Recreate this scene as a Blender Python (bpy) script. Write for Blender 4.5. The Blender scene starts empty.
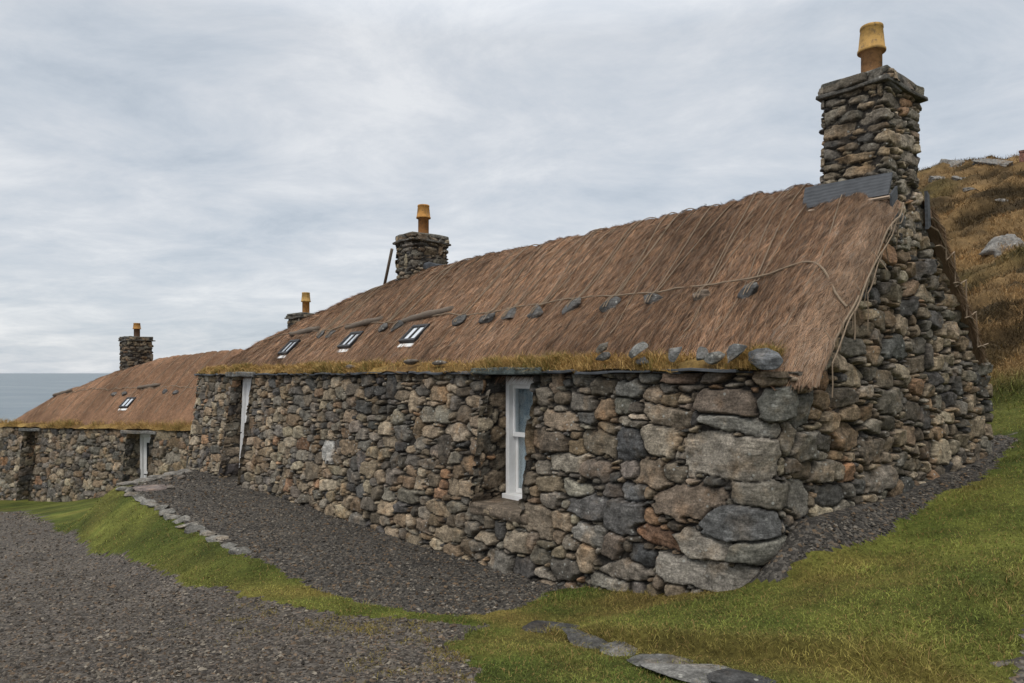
import bpy, bmesh, math, random
import numpy as np
from mathutils import Vector, Matrix

SC = bpy.context.scene
COL = SC.collection
R = math.radians

# ------------------------------------------------------------------ camera
FPX, CX, HY = 720.0, 512.0, 373.0           # focal length (px), principal x, horizon row
cam_d = bpy.data.cameras.new('camera')
cam = bpy.data.objects.new('camera', cam_d); COL.objects.link(cam)
cam.location = (0, 0, 0); cam.rotation_euler = (R(90), 0, 0)
cam_d.sensor_width = 36.0; cam_d.lens = FPX * 36.0 / 1024.0
cam_d.shift_y = (HY - 341.5) / 1024.0
cam_d.clip_start = 0.05; cam_d.clip_end = 60000
SC.camera = cam

# ------------------------------------------------------------------ world (overcast sky)
SUN_EL, SUN_AZ = 48.0, 205.0                 # azimuth clockwise from +Y (north); behind-left of the camera
W = bpy.data.worlds.new('World'); SC.world = W; W.use_nodes = True
nt = W.node_tree; nt.nodes.clear()
def wn(t, **k):
    n = nt.nodes.new(t)
    for a, b in k.items(): setattr(n, a, b)
    return n
def wm(op, a, b=None, c=None):
    n = wn('ShaderNodeMath', operation=op)
    for i, x in enumerate((a, b, c)):
        if x is None: continue
        if isinstance(x, (int, float)): n.inputs[i].default_value = x
        else: nt.links.new(x, n.inputs[i])
    return n.outputs[0]
def wr(fac, stops, interp='LINEAR'):
    n = wn('ShaderNodeValToRGB'); cr = n.color_ramp; cr.interpolation = interp
    while len(cr.elements) < len(stops): cr.elements.new(0.5)
    for e, (p, c) in zip(cr.elements, stops): e.position = p; e.color = (*c, 1)
    nt.links.new(fac, n.inputs[0]); return n.outputs[0]
out = wn('ShaderNodeOutputWorld'); bg = wn('ShaderNodeBackground'); bg.inputs[1].default_value = 0.1
sky = wn('ShaderNodeTexSky', sky_type='NISHITA', sun_disc=False)
sky.sun_elevation = R(SUN_EL); sky.sun_rotation = R(SUN_AZ)
tc = wn('ShaderNodeTexCoord'); sep = wn('ShaderNodeSeparateXYZ'); nt.links.new(tc.outputs['Generated'], sep.inputs[0])
zz = wm('MAXIMUM', sep.outputs[2], 0.0)
den = wm('ADD', zz, 0.16)
comb = wn('ShaderNodeCombineXYZ')
nt.links.new(wm('DIVIDE', sep.outputs[0], den), comb.inputs[0]); nt.links.new(wm('DIVIDE', sep.outputs[1], den), comb.inputs[1])
def wnoise(scale, loc, rot, sc, detail, rough, dist=0.0):
    mp = wn('ShaderNodeMapping'); mp.inputs['Location'].default_value = loc
    mp.inputs['Rotation'].default_value = (0, 0, R(rot)); mp.inputs['Scale'].default_value = sc
    nt.links.new(comb.outputs[0], mp.inputs[0])
    n = wn('ShaderNodeTexNoise'); n.inputs['Scale'].default_value = scale; n.inputs['Detail'].default_value = detail
    n.inputs['Roughness'].default_value = rough; n.inputs['Distortion'].default_value = dist
    nt.links.new(mp.outputs[0], n.inputs['Vector']); return n.outputs['Fac']
n1 = wnoise(0.50, (1.3, 4.1, 0), 25, (1.0, 1.25, 1), 7, 0.55, 0.3)
n2 = wnoise(1.9, (6.3, 2.2, 0), 30, (1.0, 1.2, 1), 9, 0.66, 0.35)
nn = wm('ADD', wm('MULTIPLY', n1, 0.52), wm('MULTIPLY', n2, 0.48))
CL = 10.0
cloud = wr(nn, [(0.36, (0.42*CL, 0.475*CL, 0.54*CL)), (0.45, (0.525*CL, 0.57*CL, 0.625*CL)), (0.52, (0.61*CL, 0.64*CL, 0.68*CL)), (0.61, (0.74*CL, 0.755*CL, 0.775*CL))])
# an overcast dome is brighter towards the zenith
zen = wn('ShaderNodeMapRange'); zen.inputs['From Min'].default_value = 0.42; zen.inputs['From Max'].default_value = 0.85
zen.inputs['To Min'].default_value = 1.0; zen.inputs['To Max'].default_value = 2.9; nt.links.new(zz, zen.inputs[0])
vm = wn('ShaderNodeVectorMath', operation='SCALE'); zf_ = wn('ShaderNodeMapRange'); zf_.inputs['From Min'].default_value = 0.45; zf_.inputs['From Max'].default_value = 0.75; nt.links.new(zz, zf_.inputs[0])
mz = wn('ShaderNodeMix', data_type='RGBA'); nt.links.new(zf_.outputs[0], mz.inputs['Factor']); nt.links.new(cloud, mz.inputs['A']); mz.inputs['B'].default_value = (0.66 * CL, 0.64 * CL, 0.61 * CL, 1)
nt.links.new(mz.outputs['Result'], vm.inputs[0]); nt.links.new(zen.outputs[0], vm.inputs['Scale'])
mx = wn('ShaderNodeMix', data_type='RGBA'); mx.inputs['Factor'].default_value = 0.90
nt.links.new(sky.outputs[0], mx.inputs['A']); nt.links.new(vm.outputs[0], mx.inputs['B'])
nt.links.new(mx.outputs['Result'], bg.inputs[0]); nt.links.new(bg.outputs[0], out.inputs[0])

sun_d = bpy.data.lights.new('sun', 'SUN'); sun_d.energy = 0.9; sun_d.angle = R(25); sun_d.color = (1, 0.95, 0.88)
sun = bpy.data.objects.new('sun', sun_d); COL.objects.link(sun)
az = R(SUN_AZ)
sdir = Vector((math.sin(az) * math.cos(R(SUN_EL)), math.cos(az) * math.cos(R(SUN_EL)), math.sin(R(SUN_EL))))
sun.rotation_euler = sdir.to_track_quat('Z', 'Y').to_euler()
sun.location = sdir * 50

SC.view_settings.view_transform = 'Standard'; SC.view_settings.look = 'None'
SC.view_settings.exposure = 0.18; SC.view_settings.gamma = 1.0; SC.view_settings.use_curve_mapping = False

# ------------------------------------------------------------------ numeric helpers
_T = {}
def vn(x, y, seed=0):
    if seed not in _T: _T[seed] = np.random.RandomState(seed + 11).rand(256, 256)
    T = _T[seed]
    x = np.asarray(x, float); y = np.asarray(y, float)
    xi = np.floor(x).astype(int); yi = np.floor(y).astype(int)
    fx = x - xi; fy = y - yi
    fx = fx * fx * (3 - 2 * fx); fy = fy * fy * (3 - 2 * fy)
    a = T[xi & 255, yi & 255]; b = T[(xi + 1) & 255, yi & 255]; c = T[xi & 255, (yi + 1) & 255]; d = T[(xi + 1) & 255, (yi + 1) & 255]
    return (a * (1 - fx) + b * fx) * (1 - fy) + (c * (1 - fx) + d * fx) * fy - 0.5
def fbm(x, y, seed=0, o=4):
    s = 0; a = 1.0
    for k in range(o):
        s = s + a * vn(x * 2 ** k + 17.3 * k, y * 2 ** k + 5.1 * k, seed + k); a *= 0.5
    return s
def sst(a, b, x):
    t = np.clip((x - a) / (b - a), 0, 1); return t * t * (3 - 2 * t)

def grid_faces(nr, nc, mask=None):
    i = np.arange(nr * nc).reshape(nr, nc)
    f = np.stack([i[:-1, :-1], i[:-1, 1:], i[1:, 1:], i[1:, :-1]], -1)
    f = f[mask] if mask is not None else f.reshape(-1, 4)
    return f.reshape(-1, 4)

ROOT = {}
def build(name, V, F, mat, parent=None, col=None, smooth=False, origin=None):
    """one mesh object; V in world space; F an array or a list of arrays of tris/quads"""
    V = np.asarray(V, float).reshape(-1, 3)
    Fs = [np.asarray(f, int) for f in (F if isinstance(F, list) else [F]) if len(f)]
    used = np.zeros(len(V), bool)
    for f in Fs: used[f.ravel()] = True
    if not used.all():
        mp = np.cumsum(used) - 1; V = V[used]; Fs = [mp[f] for f in Fs]
        if col is not None: col = col[used]
    if parent is not None: org = ROOT[parent.name]
    elif origin is not None: org = np.array(origin, float)
    else: org = np.zeros(3)
    me = bpy.data.meshes.new(name)
    me.vertices.add(len(V)); me.vertices.foreach_set('co', (V - org).astype(np.float32).ravel())
    loops = np.concatenate([f.ravel() for f in Fs]); tot = np.concatenate([np.full(len(f), f.shape[1]) for f in Fs])
    st = np.concatenate([[0], np.cumsum(tot)[:-1]])
    me.loops.add(len(loops)); me.loops.foreach_set('vertex_index', loops.astype(np.int32))
    me.polygons.add(len(tot)); me.polygons.foreach_set('loop_start', st.astype(np.int32))
    try: me.polygons.foreach_set('loop_total', tot.astype(np.int32))
    except Exception: pass
    me.polygons.foreach_set('use_smooth', np.full(len(tot), smooth))
    me.update(calc_edges=True); me.validate()
    if col is not None:
        at = me.color_attributes.new('col', 'FLOAT_COLOR', 'POINT')
        c4 = np.ones((len(V), 4), np.float32); c4[:, :3] = col
        at.data.foreach_set('color', c4.ravel())
    if mat: me.materials.append(mat)
    o = bpy.data.objects.new(name, me); COL.objects.link(o)
    if parent is not None: o.parent = parent
    else: o.location = org
    ROOT[o.name] = org
    return o
def empty(name, loc):
    o = bpy.data.objects.new(name, None); COL.objects.link(o); o.location = loc
    o.empty_display_size = 0.2; ROOT[o.name] = np.array(loc, float); return o
def tag(o, label=None, cat=None, group=None, kind=None):
    if label: o['label'] = label
    if cat: o['category'] = cat
    if group: o['group'] = group
    if kind: o['kind'] = kind
    return o
class MB:
    """collects vertices and faces"""
    def __init__(s): s.V = []; s.F = []; s.C = []; s.n = 0
    def add(s, V, F, c=None):
        V = np.asarray(V, float).reshape(-1, 3)
        for f in (F if isinstance(F, list) else [F]): s.F.append(np.asarray(f, int) + s.n)
        s.V.append(V); s.n += len(V)
        s.C.append(np.broadcast_to(np.asarray(c if c is not None else (0.5, 0.5, 0.5), float), (len(V), 3)))
    def make(s, name, mat, parent=None, smooth=False, origin=None):
        return build(name, np.concatenate(s.V), s.F, mat, parent, np.concatenate(s.C), smooth, origin)

class Frame:
    """house coordinates: u along the front away from the near gable, v inward, z up from the wall head"""
    def __init__(s, o, th, slope=0.0):
        s.o = np.array(o, float); t = R(th)
        s.d1 = np.array([-math.sin(t), math.cos(t), 0]); s.d2 = np.array([math.cos(t), math.sin(t), 0]); s.slope = slope
    def p(s, u, v, z):
        u, v, z = np.broadcast_arrays(np.asarray(u, float), v, z)
        q = s.o + u[..., None] * s.d1 + v[..., None] * s.d2
        q[..., 2] += z + s.slope * u
        return q
    def uv(s, X, Y):
        rx = X - s.o[0]; ry = Y - s.o[1]
        return rx * s.d1[0] + ry * s.d1[1], rx * s.d2[0] + ry * s.d2[1]
    def u_at(s, px, v):
        k = (px - CX) / FPX; bx = s.o[0] + s.d2[0] * v; by = s.o[1] + s.d2[1] * v
        return (bx - k * by) / (k * s.d1[1] - s.d1[0])
    def z_at(s, px, py, v):
        u = s.u_at(px, v); Y = s.o[1] + s.d1[1] * u + s.d2[1] * v
        return u, -(py - HY) * Y / FPX - s.o[2] - s.slope * u

BOXF = np.array([[0, 1, 3, 2], [4, 6, 7, 5], [0, 4, 5, 1], [2, 3, 7, 6], [0, 2, 6, 4], [1, 5, 7, 3]])
def bev_box(size, bev, seg=2):
    bm = bmesh.new(); bmesh.ops.create_cube(bm, size=1.0)
    for v in bm.verts: v.co = Vector((v.co.x * size[0], v.co.y * size[1], v.co.z * size[2]))
    if bev > 0: bmesh.ops.bevel(bm, geom=bm.edges[:], offset=bev, segments=seg, affect='EDGES', profile=0.5)
    bmesh.ops.triangulate(bm, faces=[f for f in bm.faces if len(f.verts) > 4])
    bm.verts.index_update()
    V = np.array([v.co[:] for v in bm.verts]); Q = [[v.index for v in f.verts] for f in bm.faces]
    bm.free()
    return V, [np.array([q for q in Q if len(q) == 4]), np.array([q for q in Q if len(q) == 3]).reshape(-1, 3)]
def fbox(mb, fr, u0, u1, v0, v1, z0, z1, bev=0.006, c=None, lean=0.0):
    V, F = bev_box((u1 - u0, v1 - v0, z1 - z0), bev)
    V = V + np.array([(u0 + u1) / 2, (v0 + v1) / 2, (z0 + z1) / 2])
    mb.add(fr.p(V[:, 0], V[:, 1] + lean * V[:, 2], V[:, 2]), F, c)
def tube(mb, P, r, n=6, c=None, cap=True):
    P = np.asarray(P, float); m = len(P)
    T = np.gradient(P, axis=0); T /= np.linalg.norm(T, axis=1)[:, None] + 1e-9
    ref = np.where(np.abs(T[:, 2:3]) > 0.9, [[1.0, 0, 0]], [[0, 0, 1.0]])
    A = np.cross(T, ref); A /= np.linalg.norm(A, axis=1)[:, None]; B = np.cross(T, A)
    a = np.arange(n) * 2 * math.pi / n
    rr = np.broadcast_to(np.asarray(r, float), (m,))
    V = P[:, None] + rr[:, None, None] * (np.cos(a)[None, :, None] * A[:, None] + np.sin(a)[None, :, None] * B[:, None])
    i = np.arange(m * n).reshape(m, n); j = np.roll(i, -1, 1)
    F = [np.stack([i[:-1], j[:-1], j[1:], i[1:]], -1).reshape(-1, 4)]
    V = V.reshape(-1, 3)
    if cap:
        V = np.concatenate([V, P[:1], P[-1:]]); k = m * n
        F.append(np.concatenate([np.stack([j[0], i[0], np.full(n, k)], -1), np.stack([i[-1], j[-1], np.full(n, k + 1)], -1)]))
    mb.add(V, F, c)
_ICO = {}
def ico(sub):
    if sub not in _ICO:
        bm = bmesh.new(); bmesh.ops.create_icosphere(bm, subdivisions=sub, radius=1.0); bm.verts.index_update()
        _ICO[sub] = (np.array([v.co[:] for v in bm.verts]), np.array([[v.index for v in f.verts] for f in bm.faces])); bm.free()
    return _ICO[sub]
def rock_shape(seed, sub=3, planes=9, rough=0.10, lo=0.42, hi=0.8):
    rs = np.random.RandomState(seed); V, F = ico(sub); V = V.copy()
    for k in range(planes):
        n = rs.normal(size=3); n /= np.linalg.norm(n); h = rs.uniform(lo, hi)
        d = V @ n - h; V -= np.where(d > 0, d * 0.97, 0)[:, None] * n
    V *= (1 + rough * fbm(V[:, 0] * 2.2 + seed, V[:, 1] * 2.2 + V[:, 2] * 1.7, seed % 50, 4))[:, None]
    V /= np.abs(V).max(0)
    return V, F
def rot3(rx, ry, rz): return np.array((Matrix.Rotation(rz, 3, 'Z') @ Matrix.Rotation(ry, 3, 'Y') @ Matrix.Rotation(rx, 3, 'X')))
def blades(P, D, L, Wd, C, bend=0.3, side=None, seed=0, tipdark=1.0):
    """bent grass blades: P roots, D unit directions, L lengths, Wd widths, C colours"""
    n = len(P); rs = np.random.RandomState(seed)
    if side is None:
        a = rs.uniform(0, 2 * math.pi, n); side = np.stack([np.cos(a), np.sin(a), 0 * a], -1)
    b = rs.normal(size=(n, 3)) * bend; b[:, 2] = -np.abs(b[:, 2]) * 0.6
    M = P + D * (L * 0.55)[:, None]; Tip = P + (D + b) * L[:, None]
    w = (Wd * 0.5)[:, None] * side
    V = np.stack([P - w, P + w, M - w * 0.8, M + w * 0.8, Tip], 1).reshape(-1, 3)
    i = np.arange(n) * 5
    Q = np.stack([i, i + 1, i + 3, i + 2], -1); T = np.stack([i + 2, i + 3, i + 4], -1)
    return V, [Q, T], np.repeat(C, 5, 0)

# ------------------------------------------------------------------ materials
def mat(name, base=(0.5, 0.5, 0.5), rough=0.85, attr=False, nodes=None, spec=0.3):
    m = bpy.data.materials.new(name); m.use_nodes = True; t = m.node_tree
    b = t.nodes['Principled BSDF']; b.inputs['Roughness'].default_value = rough; b.inputs['Base Color'].default_value = (*base, 1)
    b.inputs['Specular IOR Level'].default_value = spec
    if attr:
        a = t.nodes.new('ShaderNodeAttribute'); a.attribute_name = 'col'; t.links.new(a.outputs['Color'], b.inputs['Base Color'])
    if nodes: nodes(G(t), b)
    return m
class G:
    def __init__(s, t): s.t = t
    def n(s, ty, **k):
        n = s.t.nodes.new(ty)
        for a, b in k.items(): setattr(n, a, b)
        return n
    def l(s, a, b): s.t.links.new(a, b)
    def attr(s): n = s.n('ShaderNodeAttribute'); n.attribute_name = 'col'; return n.outputs['Color']
    def pos(s, scale=(1, 1, 1), rot=0):
        g = s.n('ShaderNodeNewGeometry'); m = s.n('ShaderNodeMapping'); m.inputs['Scale'].default_value = scale
        m.inputs['Rotation'].default_value = (0, 0, rot); s.l(g.outputs['Position'], m.inputs[0]); return m.outputs[0]
    def noise(s, vec, scale, detail=5, rough=0.6, dist=0.0):
        n = s.n('ShaderNodeTexNoise'); n.inputs['Scale'].default_value = scale; n.inputs['Detail'].default_value = detail
        n.inputs['Roughness'].default_value = rough; n.inputs['Distortion'].default_value = dist; s.l(vec, n.inputs['Vector']); return n.outputs['Fac']
    def vor(s, vec, scale, feature='F1'):
        n = s.n('ShaderNodeTexVoronoi', feature=feature); n.inputs['Scale'].default_value = scale; s.l(vec, n.inputs['Vector']); return n
    def ramp(s, fac, stops):
        n = s.n('ShaderNodeValToRGB'); cr = n.color_ramp
        while len(cr.elements) < len(stops): cr.elements.new(0.5)
        for e, (p, c) in zip(cr.elements, stops):
            e.position = p; e.color = (c, c, c, 1) if isinstance(c, (int, float)) else (*c, 1)
        s.l(fac, n.inputs[0]); return n.outputs[0]
    def mix(s, f, a, b, mode='MIX'):
        n = s.n('ShaderNodeMix', data_type='RGBA', blend_type=mode)
        for k, x in (('Factor', f), ('A', a), ('B', b)):
            i = n.inputs[k] if k != 'Factor' else n.inputs[0]
            if k == 'A': i = n.inputs[6]
            if k == 'B': i = n.inputs[7]
            if isinstance(x, (int, float)): i.default_value = x
            elif isinstance(x, tuple): i.default_value = (*x, 1)
            else: s.l(x, i)
        return n.outputs[2]
    def bump(s, h, bsdf, strength=0.5, dist=0.01):
        b = s.n('ShaderNodeBump'); b.inputs['Strength'].default_value = strength; b.inputs['Distance'].default_value = dist
        s.l(h, b.inputs['Height']); s.l(b.outputs[0], bsdf.inputs['Normal'])

def _stone(g, b):
    p = g.pos(); c = g.attr()
    n1 = g.noise(p, 9, 6, 0.65); n2 = g.noise(p, 55, 5, 0.7)
    c1 = g.mix(1.0, c, g.ramp(n1, [(0.3, 0.45), (0.5, 1.0), (0.72, 1.6)]), 'MULTIPLY')
    c1 = g.mix(1.0, c1, g.ramp(n2, [(0.3, 0.5), (0.5, 1.0), (0.7, 1.6)]), 'MULTIPLY')
    bd = g.noise(g.pos((2.0, 2.0, 11.0)), 3.5, 6, 0.7, 0.8)
    c1 = g.mix(1.0, c1, g.ramp(bd, [(0.34, 0.62), (0.5, 1.0), (0.66, 1.4)]), 'MULTIPLY')
    st = g.ramp(g.noise(p, 3.1, 4, 0.6), [(0.52, 0.0), (0.68, 0.55)])
    c1 = g.mix(st, c1, g.mix(1.0, c1, (1.25, 0.98, 0.72), 'MULTIPLY'))
    lv = g.vor(p, 13); lf = g.ramp(lv.outputs['Distance'], [(0.11, 1.0), (0.2, 0.0)])
    pat = g.ramp(g.noise(p, 2.3, 3, 0.5), [(0.46, 0.0), (0.58, 0.85)])
    li = g.mix(1.0, lf, pat, 'MULTIPLY')
    c1 = g.mix(li, c1, (0.36, 0.36, 0.33))
    g.l(c1, b.inputs['Base Color'])
    h = g.mix(0.45, g.noise(p, 22, 6, 0.65), g.noise(p, 90, 4, 0.7)); g.bump(h, b, 1.0, 0.025)
STONE = mat('rubble_stone', rough=0.92, nodes=_stone, spec=0.25)
def _thatch(g, b):
    p = g.pos(); c = g.attr()
    n1 = g.noise(p, 1.6, 5, 0.65); n2 = g.noise(p, 24, 5, 0.7)
    c1 = g.mix(1.0, c, g.ramp(n1, [(0.3, 0.72), (0.5, 1.0), (0.7, 1.25)]), 'MULTIPLY')
    c1 = g.mix(1.0, c1, g.ramp(n2, [(0.3, 0.6), (0.5, 1.0), (0.7, 1.35)]), 'MULTIPLY')
    g.l(c1, b.inputs['Base Color']); g.bump(n2, b, 0.6, 0.03)
THATCH = mat('heather_thatch', rough=0.95, nodes=_thatch, spec=0.15)
STRAW = mat('thatch_straw', rough=0.9, attr=True, spec=0.2)
GRASS = mat('grass_blades', rough=0.8, attr=True, spec=0.2)
def _ground(g, b):
    p = g.pos(); c = g.attr()
    n1 = g.noise(p, 2.2, 5, 0.6); n2 = g.noise(p, 30, 5, 0.7); n3 = g.noise(p, 0.35, 6, 0.65)
    c1 = g.mix(1.0, c, g.ramp(n1, [(0.3, 0.6), (0.5, 1.0), (0.7, 1.4)]), 'MULTIPLY')
    c1 = g.mix(1.0, c1, g.ramp(n2, [(0.3, 0.5), (0.5, 1.0), (0.7, 1.5)]), 'MULTIPLY')
    c1 = g.mix(1.0, c1, g.ramp(n3, [(0.35, 0.7), (0.5, 1.0), (0.65, 1.3)]), 'MULTIPLY')
    g.l(c1, b.inputs['Base Color']); g.bump(g.mix(0.5, n1, n2), b, 0.8, 0.05)
GROUND = mat('turf_ground', rough=0.95, nodes=_ground, spec=0.1)
def gravel_mat(name, lo, mid, hi, warm, scale):
    def f(g, b):
        p = g.pos(); v = g.vor(p, scale); sp = g.n('ShaderNodeSeparateColor'); g.l(v.outputs['Color'], sp.inputs[0])
        c = g.ramp(sp.outputs[0], [(0.0, lo), (0.5, mid), (0.85, hi), (1.0, warm)])
        c = g.mix(1.0, c, g.ramp(g.noise(p, 1.1, 5, 0.65), [(0.3, 0.72), (0.5, 1.0), (0.7, 1.25)]), 'MULTIPLY')
        c = g.mix(1.0, c, g.ramp(g.noise(p, 60, 4, 0.7), [(0.3, 0.7), (0.5, 1.0), (0.7, 1.3)]), 'MULTIPLY')
        g.l(c, b.inputs['Base Color'])
        h = g.mix(0.3, g.ramp(v.outputs['Distance'], [(0.0, 1.0), (0.8, 0.0)]), g.noise(p, 90, 3, 0.7)); g.bump(h, b, 1.0, 0.02)
    return mat(name, rough=0.9, nodes=f, spec=0.25)
ROADM = gravel_mat('road_gravel', (0.030, 0.0262, 0.0225), (0.064, 0.056, 0.048), (0.13, 0.116, 0.10), (0.13, 0.095, 0.068), 42)
TERM = gravel_mat('dark_chippings', (0.022, 0.020, 0.018), (0.045, 0.041, 0.036), (0.10, 0.091, 0.079), (0.12, 0.085, 0.055), 38)
PEB = mat('pebble', rough=0.85, attr=True, spec=0.3)
def _rope(g, b):
    p = g.pos(); g.l(g.mix(g.noise(p, 40, 3, 0.6), (0.13, 0.095, 0.065), (0.31, 0.24, 0.17)), b.inputs['Base Color'])
ROPE = mat('weathered_rope', rough=0.9, nodes=_rope)
def _wood(g, b):
    p = g.pos((3, 3, 3)); c = g.mix(g.noise(p, 8, 5, 0.7, 1.5), (0.07, 0.055, 0.043), (0.21, 0.17, 0.135)); g.l(c, b.inputs['Base Color'])
    g.bump(g.noise(p, 20, 4, 0.7), b, 0.5, 0.01)
WOOD = mat('weathered_wood', rough=0.9, nodes=_wood)
def _white(g, b):
    p = g.pos(); c = g.mix(g.ramp(g.noise(p, 6, 5, 0.7), [(0.4, 0.0), (0.75, 0.6)]), (0.80, 0.80, 0.80), (0.60, 0.59, 0.56)); g.l(c, b.inputs['Base Color'])
WHITE = mat('white_paint', rough=0.55, nodes=_white, spec=0.4)
BLACK = mat('black_frame', (0.018, 0.018, 0.02), 0.5)
def _pot(g, b):
    p = g.pos(); c = g.attr(); n = g.noise(p, 7, 5, 0.7)
    c = g.mix(1.0, c, g.ramp(n, [(0.3, 0.45), (0.5, 1.0), (0.7, 1.15)]), 'MULTIPLY'); c = g.mix(g.ramp(g.noise(p, 16, 6, 0.75), [(0.52, 0.0), (0.66, 0.75)]), c, (0.10, 0.075, 0.05)); g.l(c, b.inputs['Base Color']); g.bump(g.noise(p, 30, 4, 0.6), b, 0.5, 0.01)
POT = mat('chimney_clay', rough=0.75, nodes=_pot)
def _slate(g, b):
    p = g.pos(); n = g.noise(p, 9, 5, 0.65); c = g.mix(n, (0.022, 0.026, 0.032), (0.10, 0.108, 0.12)); g.l(c, b.inputs['Base Color'])
    w = g.n('ShaderNodeTexWave', bands_direction='DIAGONAL'); w.inputs['Scale'].default_value = 12; w.inputs['Distortion'].default_value = 2.5; g.l(p, w.inputs['Vector'])
    g.bump(g.mix(0.5, w.outputs['Fac'], g.noise(p, 45, 4, 0.6)), b, 0.35, 0.01)
SLATE = mat('blue_slate', rough=0.7, nodes=_slate, spec=0.4)
GLASS = mat('window_glass', (0.02, 0.025, 0.03), 0.04, spec=0.6)
SKYGL = mat('skylight_glass', (0.75, 0.78, 0.80), 0.12, spec=1.0)
SKYGL.node_tree.nodes['Principled BSDF'].inputs['Metallic'].default_value = 0.85
def _lace(g, b):
    p = g.pos(); v = g.vor(p, 60); c = g.ramp(v.outputs['Distance'], [(0.2, (0.45, 0.50, 0.56)), (0.45, (0.80, 0.82, 0.84))]); g.l(c, b.inputs['Base Color'])
LACE = mat('lace_curtain', rough=0.9, nodes=_lace)
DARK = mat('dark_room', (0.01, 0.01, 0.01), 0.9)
def _sea(g, b):
    p = g.pos((0.004, 0.012, 1)); n = g.noise(p, 1.0, 8, 0.65)
    c = g.mix(g.ramp(n, [(0.35, 0.0), (0.65, 1.0)]), (0.085, 0.120, 0.150), (0.14, 0.175, 0.20))
    q = g.pos((0.0035, 0.03, 1)); wv = g.noise(q, 1.0, 7, 0.6)
    c = g.mix(g.ramp(wv, [(0.655, 0.0), (0.70, 0.8)]), c, (0.62, 0.66, 0.68)); g.l(c, b.inputs['Base Color'])
    g.bump(g.noise(g.pos((0.05, 0.15, 1)), 1.0, 6, 0.6), b, 1.0, 1.5)
SEAM = mat('sea_water', rough=0.42, nodes=_sea, spec=0.3)

# ------------------------------------------------------------------ frames of the two cottages
A = Frame((2.13, 5.70, 0.0), 39.94, -0.004)
B = Frame((-9.03, 20.0, -1.62), 60.0, -0.0275)

# ------------------------------------------------------------------ terrain
CTRL = np.array([
 (0,0,-1.62),(-3,0,-1.78),(3,0,-1.50),(0,-6,-1.5),(-7,-6,-1.9),(7,-6,-1.1),(0,4,-1.76),(-3,4.2,-1.98),(-2,5.5,-2.12),
 (-4.5,7.9,-2.5),(-8.2,11.55,-3.02),(-13.1,19.2,-3.72),(-14.1,22.9,-4.07),(-17.8,25.1,-4.43),(-12.2,21.8,-3.72),(-9.03,19.6,-3.1),
 (-7.85,12.9,-2.95),(-5.04,9.83,-2.65),(-3.2,8.05,-2.42),(-2.17,6.95,-2.25),(-0.71,6.25,-2.1),(0.29,6.36,-2.05),(0.3,7.4,-2.17),(-1.2,8.8,-2.2),
 (1.47,5.95,-1.86),(2.0,5.45,-1.66),(0.6,4.9,-1.86),(1.32,4.07,-1.70),(2.4,4.44,-1.42),(2.5,3.5,-1.47),(3.6,6.4,-1.34),(5.8,8.6,-0.98),(4.5,6.6,-1.12),(5,4,-1.0),(9,4,-.3),
 (6.8,10,-0.62),(9.2,13,0.15),(17.8,25,4.3),(28,40,11.5),(23,40,11.0),(30,25,6.5),(20,10,2.6),(14,38,5.0),(4.3,14,-0.7),(0.5,20,-1.4),(2,26,-1.0),(8,26,0.6),
 (-2,30,-2.5),(-12,32,-5.5),(-20,33,-7),(-30,45,-15),(-20,62,-26),(-60,60,-42),(-5,60,-16),(-40,30,-12),(-25,20,-5.6),(-12,8,-3.3),(-20,8,-4.6),(-20,-5,-4),(-45,0,-12),
 (34,60,13),(10,60,3),(60,40,16),(60,0,12),(55,85,10),(10,85,-4)], float)
def tps_k(r2): return np.where(r2 > 1e-12, 0.5 * r2 * np.log(np.maximum(r2, 1e-12)), 0)
_n = len(CTRL); _d2 = ((CTRL[:, None, :2] - CTRL[None, :, :2]) ** 2).sum(-1)
_M = np.zeros((_n + 3, _n + 3)); _M[:_n, :_n] = tps_k(_d2) + np.eye(_n) * 0.02
_M[:_n, _n] = 1; _M[:_n, _n + 1:] = CTRL[:, :2]; _M[_n, :_n] = 1; _M[_n + 1:, :_n] = CTRL[:, :2].T
_w = np.linalg.solve(_M, np.concatenate([CTRL[:, 2], np.zeros(3)]))
def tps(X, Y):
    z = _w[_n] + _w[_n + 1] * X + _w[_n + 2] * Y
    for i in range(_n): z = z + _w[i] * tps_k((X - CTRL[i, 0]) ** 2 + (Y - CTRL[i, 1]) ** 2)
    return z
def seg_dist(X, Y, pts):
    """distance to a polyline and side (+ left of travel)"""
    best = np.full(np.shape(X), 1e9); side = np.zeros(np.shape(X)); tt = np.zeros(np.shape(X))
    for k in range(len(pts) - 1):
        a = np.array(pts[k]); b = np.array(pts[k + 1]); d = b - a; L2 = d @ d
        t = np.clip(((X - a[0]) * d[0] + (Y - a[1]) * d[1]) / L2, 0, 1)
        qx = X - a[0] - t * d[0]; qy = Y - a[1] - t * d[1]; q = np.hypot(qx, qy)
        m = q < best; best = np.where(m, q, best); side = np.where(m, np.sign(d[0] * qy - d[1] * qx), side); tt = np.where(m, k + t, tt)
    return best, side, tt
STEP = [(0.28, 5.35), (0.62, 4.98), (1.02, 4.62), (1.42, 4.25), (1.85, 3.85), (2.2, 3.5)]
KERB_V = -2.2
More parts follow.
